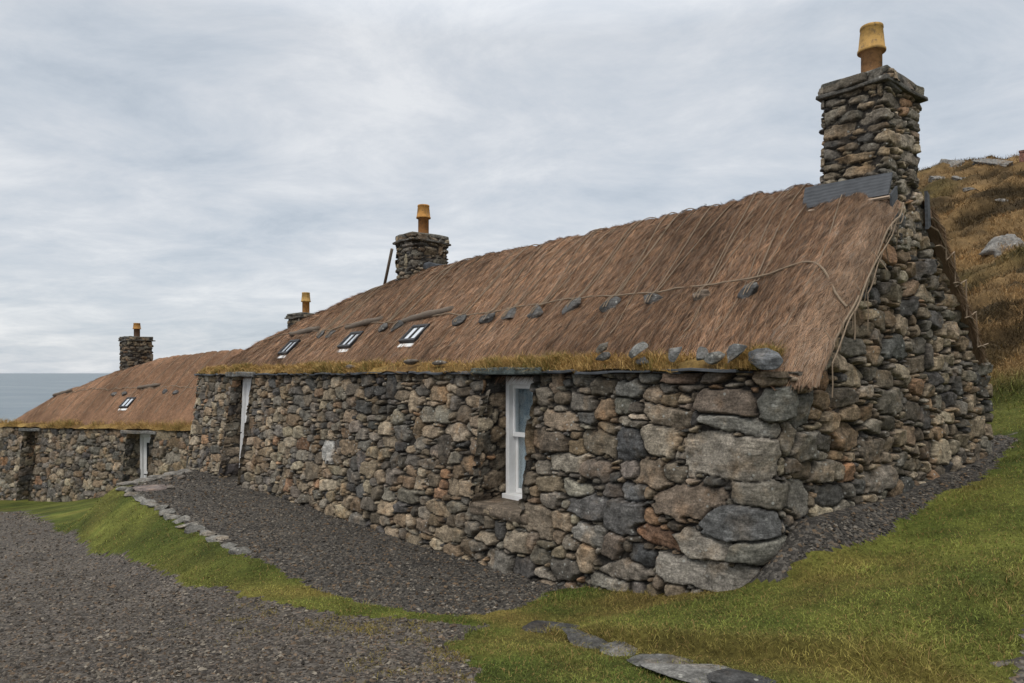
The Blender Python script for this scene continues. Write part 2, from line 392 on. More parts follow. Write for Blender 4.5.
def terrain(X, Y):
    z = tps(X, Y)
    u, v = A.uv(X, Y)
    w = sst(KERB_V - 1.15, KERB_V + 0.05, v) * (1 - sst(0, 1, (v - 5.0))) * sst(2.6, 5.5, u) * (1 - sst(-0.1, 1.7, u - (12.6 + 0.9 * (v - KERB_V))))
    z = z * (1 - w) + (-2.2 + 0.02 * fbm(X * 0.7, Y * 0.7, 3)) * w
    zg = np.interp(v, [-0.35, -0.1, 0.15, 0.4, 1.8, 2.8, 5.0, 6.5], [-1.72, -1.56, -1.36, -1.22, -1.22, -1.13, -0.97, -0.8])
    wg = sst(-0.55, -0.04, u) * (1 - sst(0.02, 0.30, u)) * sst(-0.42, -0.05, v) * (1 - sst(5.2, 6.4, v))
    z = z * (1 - wg) + np.maximum(zg, z) * wg
    d, s, t = seg_dist(X, Y, STEP)                      # the lawn stands a hand above the slab path
    fade = sst(0.0, 0.8, t) * (1 - sst(4.3, 5.0, t))
    z = z + 0.10 * fade * np.where(s > 0, sst(0.0, 0.10, d), 0) * np.exp(-np.maximum(d - 0.1, 0) / 0.9)
    r = np.hypot(X, Y)
    z = z + 0.030 * fbm(X * 0.9, Y * 0.9, 8) + 0.012 * fbm(X * 4, Y * 4, 9)
    hill = sst(9.5, 16, Y + 0.25 * X) * sst(2, 6, X)
    z = z + hill * (0.40 * np.abs(vn(X * 0.35 + 0.2 * Y, (Y - 0.45 * X) * 1.1 + 1.5 * vn(X * 0.3, Y * 0.3, 19), 18)) + 0.75 * np.abs(fbm(X * 0.22 + Y * 0.05, (Y - X * 0.5) * 0.5, 14, 4)) + 0.35 * fbm(X * 0.7, Y * 1.0, 15, 4) + 0.30 * fbm(X * 1.5, Y * 2.2, 16, 3))
    return z
def axis(segs):
    o = [segs[0][0]]
    for a, b, h in segs:
        n = max(1, int(round((b - a) / h))); o += list(np.linspace(a, b, n + 1)[1:])
    return np.array(o)
GX = axis([(-90, -30, 2.5), (-30, -10, 0.4), (-10, -5, 0.09), (-5, 5, 0.045), (5, 8, 0.07), (8, 30, 0.22), (30, 90, 1.5)])
GY = axis([(-20, 0, 1.0), (0, 2.5, 0.12), (2.5, 10, 0.045), (10, 16, 0.09), (16, 45, 0.22), (45, 100, 1.2)])
XX, YY = np.meshgrid(GX, GY)
ZZ = terrain(XX, YY)
def hz(X, Y):
    i = np.clip(np.searchsorted(GX, X) - 1, 0, len(GX) - 2); j = np.clip(np.searchsorted(GY, Y) - 1, 0, len(GY) - 2)
    fx = (X - GX[i]) / (GX[i + 1] - GX[i]); fy = (Y - GY[j]) / (GY[j + 1] - GY[j])
    return (ZZ[j, i] * (1 - fx) + ZZ[j, i + 1] * fx) * (1 - fy) + (ZZ[j + 1, i] * (1 - fx) + ZZ[j + 1, i + 1] * fx) * fy
def on_ground(px, py):
    """the spot on the terrain seen along one sight line"""
    k = (px - CX) / FPX; m = -(py - HY) / FPX
    t = np.arange(1.5, 60, 0.01); z = hz(k * t, t); i = np.argmax(m * t <= z)
    return np.array([k * t[i], t[i], z[i]])
def in_poly(X, Y, P):
    r = np.zeros(np.shape(X), bool); n = len(P)
    for i in range(n):
        x1, y1 = P[i]; x2, y2 = P[(i + 1) % n]
        if y1 == y2: continue
        c = ((y1 > Y) != (y2 > Y)) & (X < (x2 - x1) * (Y - y1) / (y2 - y1) + x1); r ^= c
    return r
def gp(l): return [tuple(on_ground(*p)[:2]) for p in l]
TERR_P = gp([(552, 592), (520, 606), (470, 617), (400, 611), (336, 597), (262, 563), (240, 552)])
TERR_P += [tuple(A.p(u, v, 0)[:2]) for u, v in ((12.2, KERB_V), (12.9, KERB_V + 0.5), (15.0, -0.2), (15.0, 0.5), (2.0, 0.6))]
ROAD_P = gp([(20, 511), (41, 517), (74, 538), (143, 568), (225, 593), (287, 607), (350, 616), (430, 620), (480, 626), (452, 645), (470, 668), (500, 690), (540, 730)])
ROAD_P += [(0.3, 2.6), (0.9, 0), (1.2, -20), (-40, -20), (-40, 6), (-30, 17), (-16, 21.6)]
GAB_P = [tuple(A.p(u, v, 0)[:2]) for u, v in ((-0.12, -0.22), (-0.30, 0.15), (-0.36, 1.0), (-0.38, 2.2), (-0.33, 3.4), (-0.25, 4.6), (-0.05, 5.4), (0.6, 5.4), (0.6, -0.05))]
PATH_P = [(2.38, 3.0), (2.50, 3.42), (2.92, 4.05), (6, 6.2), (9, 6.0), (6, 2.5), (4, 0), (2.5, 0)]
def zone(X, Y):
    """0 turf, 1 road, 2 dark chippings by the front, 3 by the gable, 4 the other path"""
    wx = X + 0.16 * fbm(X * 1.7, Y * 1.7, 21) + 0.10 * fbm(X * 9, Y * 9, 22); wy = Y + 0.16 * fbm(X * 1.7, Y * 1.7, 31) + 0.10 * fbm(X * 9, Y * 9, 32)
    z = np.zeros(np.shape(X), int)
    z[in_poly(wx, wy, ROAD_P)] = 1; z[in_poly(wx, wy, PATH_P)] = 4
    u, v = A.uv(X, Y)
    z[in_poly(np.where((u > 6) & (v < -1.5), X, wx), np.where((u > 6) & (v < -1.5), Y, wy), TERR_P)] = 2
    z[in_poly(wx, wy, GAB_P)] = 3
    return z
def mixc(a, b, t): return np.asarray(a) * (1 - t[..., None]) + np.asarray(b) * t[..., None]
def hillness(X, Y): return sst(9.2, 12.5, Y + 0.35 * X - 2.4 + 1.5 * fbm(X * 0.4, Y * 0.4, 41)) * sst(3, 5, X)
def turf_col(X, Y):
    g = mixc((0.078, 0.101, 0.020), (0.156, 0.168, 0.037), sst(-0.35, 0.35, fbm(X * 1.1, Y * 1.1, 51)))
    br = sst(0.06, 0.5, fbm(X * 0.8 + 3, Y * 0.8, 55, 5)) * 0.6
    # dry grass along gravel edges and the slab path
    d, s, t = seg_dist(X, Y, STEP); br = br * (1 - 0.6 * sst(-1.5, -3.0, X)); br = np.maximum(br, 0.5 * np.exp(-(d / 0.18) ** 2))
    c = mixc(g, (0.21, 0.14, 0.046), br)
    hl = hillness(X, Y)
    hc = mixc((0.055, 0.038, 0.018), (0.27, 0.175, 0.080), sst(-0.35, 0.35, fbm(X * 0.45, Y * 1.1, 58, 5)))  # brown moor tones; the dark bands also paint in shade between tussocks
    hc = mixc(hc, (0.10, 0.09, 0.03), 0.5 * sst(0.1, 0.5, fbm(X * 0.2, Y * 0.3, 61, 3)))
    return c * (1 - hl[..., None]) + hc * hl[..., None]
xc = (XX[:-1, :-1] + XX[1:, 1:]) / 2; yc = (YY[:-1, :-1] + YY[1:, 1:]) / 2
ZN = zone(xc, yc)
GV = np.stack([XX, YY, ZZ], -1).reshape(-1, 3); nr, nc = XX.shape
GC = (turf_col(XX, YY) * 0.6).reshape(-1, 3)
tag(build('ground', GV, grid_faces(nr, nc, ZN == 0), GROUND, None, GC, True), kind='structure')
tag(build('road', GV, grid_faces(nr, nc, ZN == 1), ROADM, None, None, True), kind='structure')
tag(build('gravel_terrace', GV, grid_faces(nr, nc, (ZN == 2) | (ZN == 3)), TERM, None, None, True), kind='structure')
tag(build('path', GV, grid_faces(nr, nc, ZN == 4), ROADM, None, None, True), kind='structure')
# the sea
sx = np.concatenate([-np.geomspace(60000, 50, 40), [0], np.geomspace(50, 60000, 40)]); sy = np.concatenate([np.linspace(-200, 60, 6), np.geomspace(80, 60000, 60)])
SX, SY = np.meshgrid(sx, sy)
tag(build('sea', np.stack([SX, SY, np.full_like(SX, -26.0)], -1).reshape(-1, 3), grid_faces(*SX.shape), SEAM), kind='structure')

# ------------------------------------------------------------------ rubble masonry
PAL = np.array([(0.110, 0.103, 0.094), (0.155, 0.142, 0.123), (0.072, 0.071, 0.071), (0.205, 0.170, 0.128), (0.170, 0.130, 0.092), (0.26, 0.225, 0.175), (0.135, 0.115, 0.09), (0.21, 0.138, 0.09), (0.095, 0.085, 0.072)])
PALW = np.array([0.14, 0.17, 0.09, 0.18, 0.13, 0.11, 0.11, 0.02, 0.05]); PALW = PALW / PALW.sum()
def stone_field(Ac, Bc, seed, scale=1.0, manual=(), blocked=None, D=0.06, tone=1.0, asp=0.92, osc=1.0):
    """relief and colour of random rubble over the sheet Ac x Bc (metres). Stones: big ones first, then pinnings."""
    rs = np.random.RandomState(seed); a0, a1 = Ac[0], Ac[-1]; b0, b1 = Bc[0], Bc[-1]; q = 0.015
    oc = np.zeros((int((b1 - b0) / q) + 2, int((a1 - a0) / q) + 2), bool)
    S = []
    def put(ca, cb, ha, hb, col=None, force=False, tol=0.10):
        i0 = int((cb - hb - b0) / q); i1 = int((cb + hb - b0) / q) + 1; j0 = int((ca - ha - a0) / q); j1 = int((ca + ha - a0) / q) + 1
        i0 = max(i0, 0); j0 = max(j0, 0); w = oc[i0:i1, j0:j1]
        if w.size == 0: return False
        if not force and w.mean() > tol: return False
        w[:] = True; S.append((ca, cb, ha, hb, col)); return True
    for m in manual: put(*m, force=True)
    area = (a1 - a0) * (b1 - b0) / scale ** 2
    for (wl, wh, hl, hh, dens, tol) in ((0.34, 0.52, 0.16, 0.25, 1.5, .05), (0.24, 0.38, 0.12, 0.21, 12, .06), (0.15, 0.27, 0.10, 0.19, 60, .08), (0.16, 0.34, 0.05, 0.085, 40, .08), (0.10, 0.17, 0.07, 0.13, 130, .10), (0.08, 0.18, 0.03, 0.055, 160, .12), (0.05, 0.08, 0.04, 0.06, 200, .15)):
        for k in range(int(area * dens)):
            w = rs.uniform(wl, wh) * scale; h = rs.uniform(hl, hh) * scale * asp; w = w / asp ** 0.5
            if rs.rand() < 0.08 * asp: w, h = h * 1.1, w * 0.85
            put(rs.uniform(a0, a1), rs.uniform(b0, b1), w / 2, h / 2, tol=tol)
    GA, GB = np.meshgrid(Ac, Bc)
    WA = GA + 0.022 * scale * fbm(GA / 0.16, GB / 0.16, seed + 1, 3) + 0.010 * fbm(GA / 0.04, GB / 0.04, seed + 3, 2)
    WB = GB + 0.018 * scale * fbm(GA / 0.16 + 9, GB / 0.16, seed + 5, 3) + 0.010 * fbm(GA / 0.04 + 4, GB / 0.04, seed + 7, 2)
    d1 = np.full(GA.shape, 9.0); d2 = np.full(GA.shape, 9.0); idx = np.full(GA.shape, -1)
    n = len(S); rot = rs.normal(0, 0.13, n); 
    planes = [[(k * math.pi / 2 + rs.normal(0, 0.16), rs.uniform(0.93, 1.05)) for k in range(4)] + [(math.pi / 4 + k * math.pi / 2 + rs.normal(0, 0.25), rs.uniform(0.93, 1.36)) for k in range(4)] for _ in range(n)]
    for i, (ca, cb, ha, hb, c) in enumerate(S):
        ha2 = ha * 1.16; hb2 = hb * 1.20; m = 1.7
        j0, j1 = np.searchsorted(Ac, (ca - ha2 * m, ca + ha2 * m)); i0, i1 = np.searchsorted(Bc, (cb - hb2 * m, cb + hb2 * m))
        if j1 <= j0 or i1 <= i0: continue
        x = WA[i0:i1, j0:j1] - ca; y = WB[i0:i1, j0:j1] - cb
        cr, sr = math.cos(rot[i]), math.sin(rot[i]); xr = x * cr + y * sr; yr = y * cr - x * sr
        tp = 1 + 0.25 * rs.normal() * np.clip(yr / hb, -1, 1) * 0.5
        xn = xr / (ha2 * tp); yn = yr / hb2; acc = 0
        for (an, rr_) in planes[i]: acc = acc + np.maximum((xn * math.cos(an) + yn * math.sin(an)) / rr_, 0) ** 16
        d = acc ** (1 / 16.0)
        e1 = d1[i0:i1, j0:j1]; e2 = d2[i0:i1, j0:j1]; ii = idx[i0:i1, j0:j1]
        lt = d < e1
        e2[:] = np.where(lt, e1, np.minimum(e2, d)); ii[:] = np.where(lt, i, ii); e1[:] = np.where(lt, d, e1)
    H = np.array([min(s[2], s[3]) for s in S]) * 1.25; ids = np.maximum(idx, 0)
    hm = H[ids]
    e = np.minimum((d2 - d1) * 0.5 * hm, (1.30 - d1) * hm * 0.8)
    if blocked is not None: e = np.minimum(e, blocked)
    e = e - 0.0045
    wdt = np.clip(hm * 0.15, 0.006, 0.015)
    h = np.clip(e / wdt, 0, 1); h = np.sqrt(np.clip(1 - (1 - h) ** 2, 0, 1))
    off = rs.uniform(-0.018, 0.028, n); ta = rs.normal(0, 0.13, n); tb = rs.normal(0.03, 0.13, n)
    ca = np.array([s[0] for s in S])[ids]; cb = np.array([s[1] for s in S])[ids]
    face = osc * off[ids] + osc * np.clip(ta[ids] * (GA - ca) + tb[ids] * (GB - cb), -0.04, 0.04)
    fa = rs.normal(0, 0.28, n); fb_ = rs.normal(0, 0.28, n); fo = rs.uniform(0.004, 0.022, n)
    face = np.minimum(face, osc * off[ids] + fo[ids] + fa[ids] * (GA - ca) + fb_[ids] * (GB - cb)).clip(-0.05, 0.06)
    face = face + 0.022 * fbm(GA / 0.11 + ids * 3.7, GB / 0.11, seed + 9, 5) + 0.008 * fbm(GA / 0.03, GB / 0.03, seed + 11, 2)
    disp = -D + h * (D + face)
    pick = rs.choice(len(PAL), n, p=PALW)
    cols = PAL[pick] * rs.uniform(0.82, 1.4, (n, 1)) * (1 + rs.normal(0, 0.014, (n, 3))) * (1.045, 1.0, 0.925)
    for i, s in enumerate(S):
        if s[4] is not None: cols[i] = np.array(s[4]) * rs.uniform(0.95, 1.05)
    C = cols[ids] * (1 + 0.25 * fbm(GA / 0.25, GB / 0.12, seed + 13, 3))[..., None] * tone
    jm = sst(0.05, 0.35, h)[..., None]
    C = np.array((0.034, 0.030, 0.026)) * (1 - jm) + C * jm
    return disp, C
def rrect(u0, u1, v0, v1, rad, sp):
    """outline from the far front corner along front, near gable, back, far end. rad: near-front, near-back, far-back, far-front; sp: spacings"""
    pu, pv, nu, nv, seg = [], [], [], [], []
    def line(a, b, n, s, k):
        a = np.array(a, float); b = np.array(b, float); L = np.linalg.norm(b - a)
        if callable(s):
            t = [0.0]
            while t[-1] < L: t.append(t[-1] + s(t[-1], L))
            t = np.array(t) * (L / t[-1])
        else: t = np.linspace(0, L, max(2, int(L / s) + 1))
        for x in t:
            q = a + (b - a) * x / L; pu.append(q[0]); pv.append(q[1]); nu.append(n[0]); nv.append(n[1]); seg.append(k)
    def arc(c, r, a0, a1, s):
        m = max(4, int(abs(a1 - a0) * r / s) + 2)
        for a in np.linspace(a0, a1, m)[1:-1]:
            pu.append(c[0] + r * math.cos(a)); pv.append(c[1] + r * math.sin(a)); nu.append(math.cos(a)); nv.append(math.sin(a)); seg.append(9)
    r0, r1, r2, r3 = rad; P = math.pi; sa = sp[1] if not callable(sp[1]) else 0.02
    line((u1 - r3, v0), (u0 + r0, v0), (0, -1), sp[0], 0)
    arc((u0 + r0, v0 + r0), r0, -P / 2, -P, sa)
    line((u0, v0 + r0), (u0, v1 - r1), (-1, 0), sp[1], 1)
    arc((u0 + r1, v1 - r1), r1, P, P / 2, sa)
    line((u0 + r1, v1), (u1 - r2, v1), (0, 1), sp[2], 2)
    arc((u1 - r2, v1 - r2), r2, P / 2, 0, sp[3])
    line((u1, v1 - r2), (u1, v0 + r3), (1, 0), sp[3], 3)
    arc((u1 - r3, v0 + r3), r3, 0, -P / 2, sp[3])
    pu.append(u1 - r3); pv.append(v0); nu.append(0); nv.append(-1); seg.append(9)
    pu, pv = np.array(pu), np.array(pv)
    p = np.concatenate([[0], np.cumsum(np.maximum(np.hypot(np.diff(pu), np.diff(pv)), 1e-4))])
    return pu, pv, np.array(nu), np.array(nv), np.array(seg), p
def masonry(mb, fr, outline, zs, ztop, batter, seed, scale=1.0, manual_px=(), openings=(), D=0.06, tone=1.0, zref=0.0, lean=None, asp=0.92, off=1.0):
    pu, pv, nu, nv, seg, p = outline
    man = list(manual_px)
    # distance to openings, negative inside
    GP, GZ = np.meshgrid(p, zs); bl = np.full(GP.shape, 9.0); inside = np.zeros(GP.shape, bool)
    for (ua, ub, za, zb) in openings:
        U = np.broadcast_to(np.where(seg == 0, pu, 1e3), GP.shape)
        dd = np.maximum(np.maximum(ua - U, U - ub), np.maximum(za - GZ, GZ - zb)); bl = np.minimum(bl, np.abs(dd) * 0.8 + 0.004); inside |= dd < 0
    disp, C = stone_field(p, zs, seed, scale, man, bl, D, tone, asp, off)
    bt = np.array([batter[int(s)] if s < 4 else -1 for s in seg], float)
    bt[bt < 0] = np.interp(p[bt < 0], p[bt >= 0], bt[bt >= 0])
    off = bt[None] * (zref - zs)[:, None] + disp
    if lean is not None: off = off + lean(pu[None], pv[None], zs[:, None], np.array(nu)[None])
    V = fr.p(pu[None] + nu[None] * off, pv[None] + nv[None] * off, GZ)
    zt = ztop(pu, pv, seg)
    keep = (GZ <= zt[None] + 0.02) & ~inside
    k = keep[:-1, :-1] & keep[1:, :-1] & keep[:-1, 1:] & keep[1:, 1:]
    mb.add(V.reshape(-1, 3), grid_faces(*GP.shape, k), C.reshape(-1, 3))
def jamb(mb, fr, u, sgn, batter, za, zb, depth, seed, step=0.016, tone=1.0):
    """the side of an opening through the thick wall; sgn = +1 faces +u"""
    w = np.arange(-0.055, depth, step); zs = np.arange(za - 0.03, zb + 0.03, step)
    GW, GZ = np.meshgrid(w, zs)
    disp, C = stone_field(w, zs, seed, 1.1, blocked=np.maximum(GW + 0.055, 0.004) * 0.8 + 0.01, D=0.035, tone=tone)
    V = fr.p(u + sgn * disp, batter * GZ + GW, GZ)
    mb.add(V.reshape(-1, 3), grid_faces(*GW.shape), C.reshape(-1, 3))
def slab(mb, fr, u0, u1, v0, v1, z0, z1, seed, c, sub=0):
    """a rough stone slab"""
    V, F = bev_box((u1 - u0, v1 - v0, z1 - z0), min(u1 - u0, v1 - v0, z1 - z0) * 0.22)
    bm = bmesh.new(); vs = [bm.verts.new(x) for x in V]
    for f in F:
        for q in f:
            try: bm.faces.new([vs[i] for i in q])
            except ValueError: pass
    bmesh.ops.subdivide_edges(bm, edges=[e for e in bm.edges if e.calc_length() > 0.06], cuts=3, use_grid_fill=True)
    bmesh.ops.triangulate(bm, faces=bm.faces[:]); bm.verts.index_update()
    V = np.array([v.co[:] for v in bm.verts]); F = np.array([[v.index for v in f.verts] for f in bm.faces]); bm.free()
    s = 0.06 * min(0.35, max(v1 - v0, z1 - z0))
    for k in range(3): V[:, k] += 1.6 * s * fbm(V[:, 0] * 6 + seed + 7 * k, V[:, 1] * 6 + V[:, 2] * 9 + seed, 70 + k, 3)
    V += np.array([(u0 + u1) / 2, (v0 + v1) / 2, (z0 + z1) / 2])
    mb.add(fr.p(V[:, 0], V[:, 1], V[:, 2]), F, c)

# ------------------------------------------------------------------ thatch
def make_roof(fr, root, ue_front, ue_mid, prof, vmid, gh, du, dv, drape, n_straw, seed, u_ropes, tone=1.0, chv=(9, 9, -9)):
    """height field of the thatch. prof: (v,z) of the half section; gh: (d,z) section of the hipped far end"""
    pv = np.array(prof); gh = np.array(gh)
    from numpy import interp
    def f(v): return interp(v, pv[:, 0], pv[:, 1])
    def zbase(u, v):
        vv = np.where(v <= vmid, v, 2 * vmid - v)
        k = np.clip(np.abs(v - vmid) / (vmid - pv[0, 0]), 0, 1)
        ue = ue_mid - (ue_mid - ue_front) * k ** 2.5
        zf = f(vv); zh = np.where(ue - u > 0, interp(ue - u, gh[:, 0], gh[:, 1]), (ue - u) * 1.5)
        s = 0.22
        z = -s * np.log(np.exp(-zf / s) + np.exp(-zh / s))
        z = np.where(zh > zf + 1.2, zf, z)
        return z
    def zfull(u, v):
        z = zbase(u, v)
        D = np.where(v < vmid, drape + drape * 0.75 * (1 - np.clip(z / 2.0, 0, 1)), drape * 0.45)
        t = np.clip((0.34 - u) / 0.46, 0, 1); z = z - D * t ** 2.2
        z = z + 0.05 * fbm(u * 0.9, v * 0.8, seed, 3) * sst(0.0, 0.5, u + 0.3)
        gr = 0
        for ur in u_ropes: gr = gr - 0.045 * np.exp(-((u - ur - 0.05 * vn(v * 1.2, v * 0 + ur * 3.1, seed + 4)) / 0.07) ** 2)
        z = z + gr * sst(0.1, 0.8, z)
        z = z + 0.034 * fbm(u * 5.0, v * 1.3, seed + 2, 4) + 0.028 * fbm(u * 18.0, v * 8, seed + 6, 3)
        return z
    us = axis([(-0.12, 0.5, 0.02), (0.5, 6, du), (6, ue_mid + 0.25, du * 1.5)]); vs = axis([(pv[0, 0] - 0.12, vmid, dv), (vmid, 2 * vmid - pv[0, 0] + 0.1, dv * 2)])
    U, V = np.meshgrid(us, vs); Z = zfull(U, V)
    pull = lambda u, v: 0.11 * sst(0.25, -0.12, u) * sst(vmid + 0.2, vmid + 0.5, v)
    P = fr.p(U + pull(U, V), V, Z)
    mk = (Z[:-1, :-1] > -0.14) & (Z[1:, 1:] > -0.14) & (Z[1:, :-1] > -0.14) & (Z[:-1, 1:] > -0.14)
    mk &= ~((V[:-1, :-1] > chv[0]) & (V[1:, 1:] < chv[1]) & (U[:-1, :-1] < chv[2]))
    tint = np.array((0.22, 0.126, 0.076)) * tone
    pale = sst(-0.35, 0.4, fbm(U * 0.8, V * 0.7, seed + 8, 4))
    Cc = mixc(tint * 0.72, tint * 1.2, pale)
    Cc = mixc(Cc, np.array((0.19, 0.135, 0.095)) * tone, 0.6 * np.clip((0.30 - U) / 0.3, 0, 1))
    mb = MB(); mb.add(P.reshape(-1, 3), grid_faces(*U.shape, mk), Cc.reshape(-1, 3))
    # under-edge of the thatch at the gable
    pl0 = pull(us[0] + 0 * vs, vs)
    e0 = fr.p(us[0] + pl0, vs, zfull(us[0] + 0 * vs, vs)); e1 = fr.p(us[0] + 0.14 + pl0, vs, zfull(us[0] + 0 * vs, vs) - 0.10)
    E = np.stack([e0, e1], 0); kk = np.repeat(((zfull(us[0] + 0 * vs, vs) > -0.1) & ~((vs > chv[0]) & (vs < chv[1])))[None, :-1], 1, 0)
    mb.add(E.reshape(-1, 3), grid_faces(2, len(vs), kk), tint * 0.9)
    th = mb.make('thatch', THATCH, root, True)
    # straw lying down the slope
    rs = np.random.RandomState(seed)
    def straws(n, ur, vr, lmin, lmax, wscale):
        a = rs.rand(n); u = ur[0] + (ur[1] - ur[0]) * a ** 1.35; v = rs.uniform(*vr, n)
        h = 0.02; z = zfull(u, v); zu = (zfull(u + h, v) - z) / h; zv = (zfull(u, v + h) - z) / h
        Nn = np.stack([-zu, -zv, np.ones(n)], -1); Nn /= np.linalg.norm(Nn, axis=1)[:, None]
        sg = np.where(v < vmid, -1.0, 1.0)
        ja = rs.normal(0, 0.20, n) + 0.2 * (vn(u * 1.3, v * 1.3, seed + 30))
        hip = np.clip((u - (ue_front - 5.5)) / 6.5, 0, 1) * 1.1
        dx = np.sin(ja) + hip * 0.6 * (1 - np.clip(np.abs(v - vmid) / vmid, 0, 1)); dy = sg * np.cos(ja)
        Dd = np.stack([dx, dy, zu * dx + zv * dy], -1); Dd /= np.linalg.norm(Dd, axis=1)[:, None]
        S = np.cross(Nn, Dd); L = rs.uniform(lmin, lmax, n); Wd = rs.uniform(0.0022, 0.0042, n) * wscale * (1 + np.clip(u, 0, 14) * 0.11)
        L = L * (1 - 0.6 * sst(vmid - 0.45, vmid - 0.1, v))
        ok = (z > 0.0) & ~((v > chv[0]) & (v < chv[1]) & (u < chv[2]))
        Pn = np.stack([u + pull(u, v), v, z], -1) + Nn * rs.uniform(0.0, 0.012, n)[:, None]
        Dd = Dd + Nn * (rs.uniform(-0.05, 0.06, n) * np.where(v > vmid - 0.5, 0.3, 1))[:, None]
        Mw = np.array([fr.d1, fr.d2, (0, 0, 1)])
        pw = fr.p(Pn[:, 0], Pn[:, 1], Pn[:, 2]); dw = Dd @ Mw; sw = S @ Mw
        t = rs.rand(n)
        c = mixc(np.array((0.085, 0.046, 0.028)), np.array((0.48, 0.284, 0.168)), t ** 1.22)
        c = mixc(c, np.array((0.36, 0.26, 0.17)), (rs.rand(n) < 0.045).astype(float))
        c = mixc(c, np.array((0.27, 0.195, 0.135)), 0.5 * np.clip((0.34 - u) / 0.34, 0, 1) * (v < vmid)) * tone
        dk = rs.rand(n) < 0.20; c[dk] = np.array((0.060, 0.036, 0.024)) * tone
        gy = rs.rand(n) < 0.16; c[gy] = np.array((0.25, 0.195, 0.15)) * rs.uniform(0.6, 1.2, (gy.sum(), 1)) * tone
        c = c * (1 + 0.75 * fbm(u * 1.1, v * 0.9, seed + 41, 3) + 0.55 * fbm(u * 20, v * 1.3 + u * 0.4, seed + 45, 3))[:, None].clip(0.3, 1.9)
        return blades(pw[ok], dw[ok], L[ok], Wd[ok], c[ok], 0.05, sw[ok], seed)
    m2 = MB()
    V1, F1, C1 = straws(n_straw, (-0.1, ue_mid), (pv[0, 0], vmid + 0.15), 0.05, 0.20, 0.9); m2.add(V1, F1, C1)
    V1, F1, C1 = straws(n_straw // 16, (-0.1, 0.30), (pv[0, 0], vmid), 0.08, 0.22, 1.0); m2.add(V1, F1, C1)
    V1, F1, C1 = straws(n_straw // 12, (-0.1, ue_mid), (vmid, 2 * vmid - pv[0, 0]), 0.15, 0.4, 2.0); m2.add(V1, F1, C1)
    st = m2.make('straw', STRAW, th); st['kind'] = 'stuff'
    return zfull, th
def turf_strip(fr, root, u0, u1, n, seed, v0=-0.07, v1=0.30, hmax=0.13, tone=1.0):
    us = np.arange(u0, u1, 0.03); vs = np.arange(v0, v1 + 0.01, 0.03)
    def tz(u, v): return 0.035 + 0.085 * sst(v0, v0 + 0.16, v) + 0.20 * np.clip((v - 0.12), 0, 1) + 0.05 * fbm(u * 3, v * 3, seed, 4) - 0.004 * np.clip((v0 + 0.04 - v) / 0.04, 0, 1)
    U, V = np.meshgrid(us, vs); Z = tz(U, V)
    cb = mixc((0.13, 0.078, 0.030), (0.22, 0.145, 0.05), sst(-0.4, 0.4, fbm(U * 2, V * 2, seed + 3)))
    mb = MB(); mb.add(fr.p(U, V, Z).reshape(-1, 3), grid_faces(*U.shape), cb.reshape(-1, 3) * tone)
    # front lip down to the wall head
    Zf = np.stack([tz(us, us * 0 + v0) , us * 0 + 0.015]); mb.add(fr.p(np.stack([us, us]), np.stack([us * 0 + v0, us * 0 + v0 + 0.03]), Zf).reshape(-1, 3), grid_faces(2, len(us)), (0.05, 0.035, 0.02))
    tf = mb.make('turf_edge', GROUND, root, True)
    rs = np.random.RandomState(seed); a = rs.rand(n); u = u0 + (u1 - u0) * a ** 1.4; v = rs.uniform(v0, v1, n)
    cl = fbm(u * 2.2, v * 2.2, seed + 7, 3); ok = rs.rand(n) < 0.42 + 1.3 * cl; u, v, cl = u[ok], v[ok], cl[ok]; n = len(u)
    D = np.stack([rs.normal(0, 0.35, n), rs.normal(-0.20, 0.45, n), rs.uniform(0.15, 1.0, n)], -1); D /= np.linalg.norm(D, axis=1)[:, None]
    Dw = D @ np.array([fr.d1, fr.d2, (0, 0, 1)])
    L = rs.uniform(0.4, 1.0, n) * hmax * (0.7 + 0.9 * np.clip(cl + 0.3, 0, 1)); Wd = rs.uniform(0.003, 0.006, n) * (1 + u * 0.10)
    c = mixc((0.20, 0.115, 0.036), (0.58, 0.39, 0.15), rs.rand(n) ** 1.2)
    c = mixc(c, (0.13, 0.135, 0.035), (rs.rand(n) < 0.10 + 0.35 * (cl > 0.25)).astype(float) * 0.8) * tone
    V1, F1, C1 = blades(fr.p(u, v, tz(u, v) - 0.01), Dw, L * 1.15, Wd, c, 0.35, None, seed)
    g = build('dry_grass', V1, F1, GRASS, tf, C1); g['kind'] = 'stuff'
    return tz

# ------------------------------------------------------------------ chimneys
def pot(fr, parent, u, v, z, hgt, r, cb, ct):
    pr = [(0.0, 1.0, 0), (0.575, 1.0, 0), (0.577, 1.30, 0), (0.585, 1.36, 1), (0.62, 1.36, 1), (0.63, 1.27, 1), (0.945, 1.07, 1), (0.952, 1.12, 1), (0.985, 1.11, 1), (1.0, 1.06, 1), (1.0, 0.84, 1), (0.7, 0.80, 2)]
    n = 28; a = np.arange(n) * 2 * math.pi / n; c0 = fr.p(u, v, z)
    V = []; C = []
    for h, k, m in pr:
        V.append(np.stack([c0[0] + r * k * np.cos(a), c0[1] + r * k * np.sin(a), c0[2] + hgt * h + 0 * a], -1)); C.append(np.tile((cb, ct, (0.01, 0.01, 0.01))[m], (n, 1)))
    i = np.arange(len(pr) * n).reshape(len(pr), n); j = np.roll(i, -1, 1)
    F = [np.stack([i[:-1], j[:-1], j[1:], i[1:]], -1).reshape(-1, 4)]
    V = np.concatenate(V + [c0[None] + [0, 0, hgt * 0.7]]); C = np.concatenate(C + [np.array([(0.01, 0.01, 0.01)])]); F.append(np.stack([i[-1], j[-1], np.full(n, len(V) - 1)], -1))
    return build('chimney_pot', V, F, POT, parent, C, True)
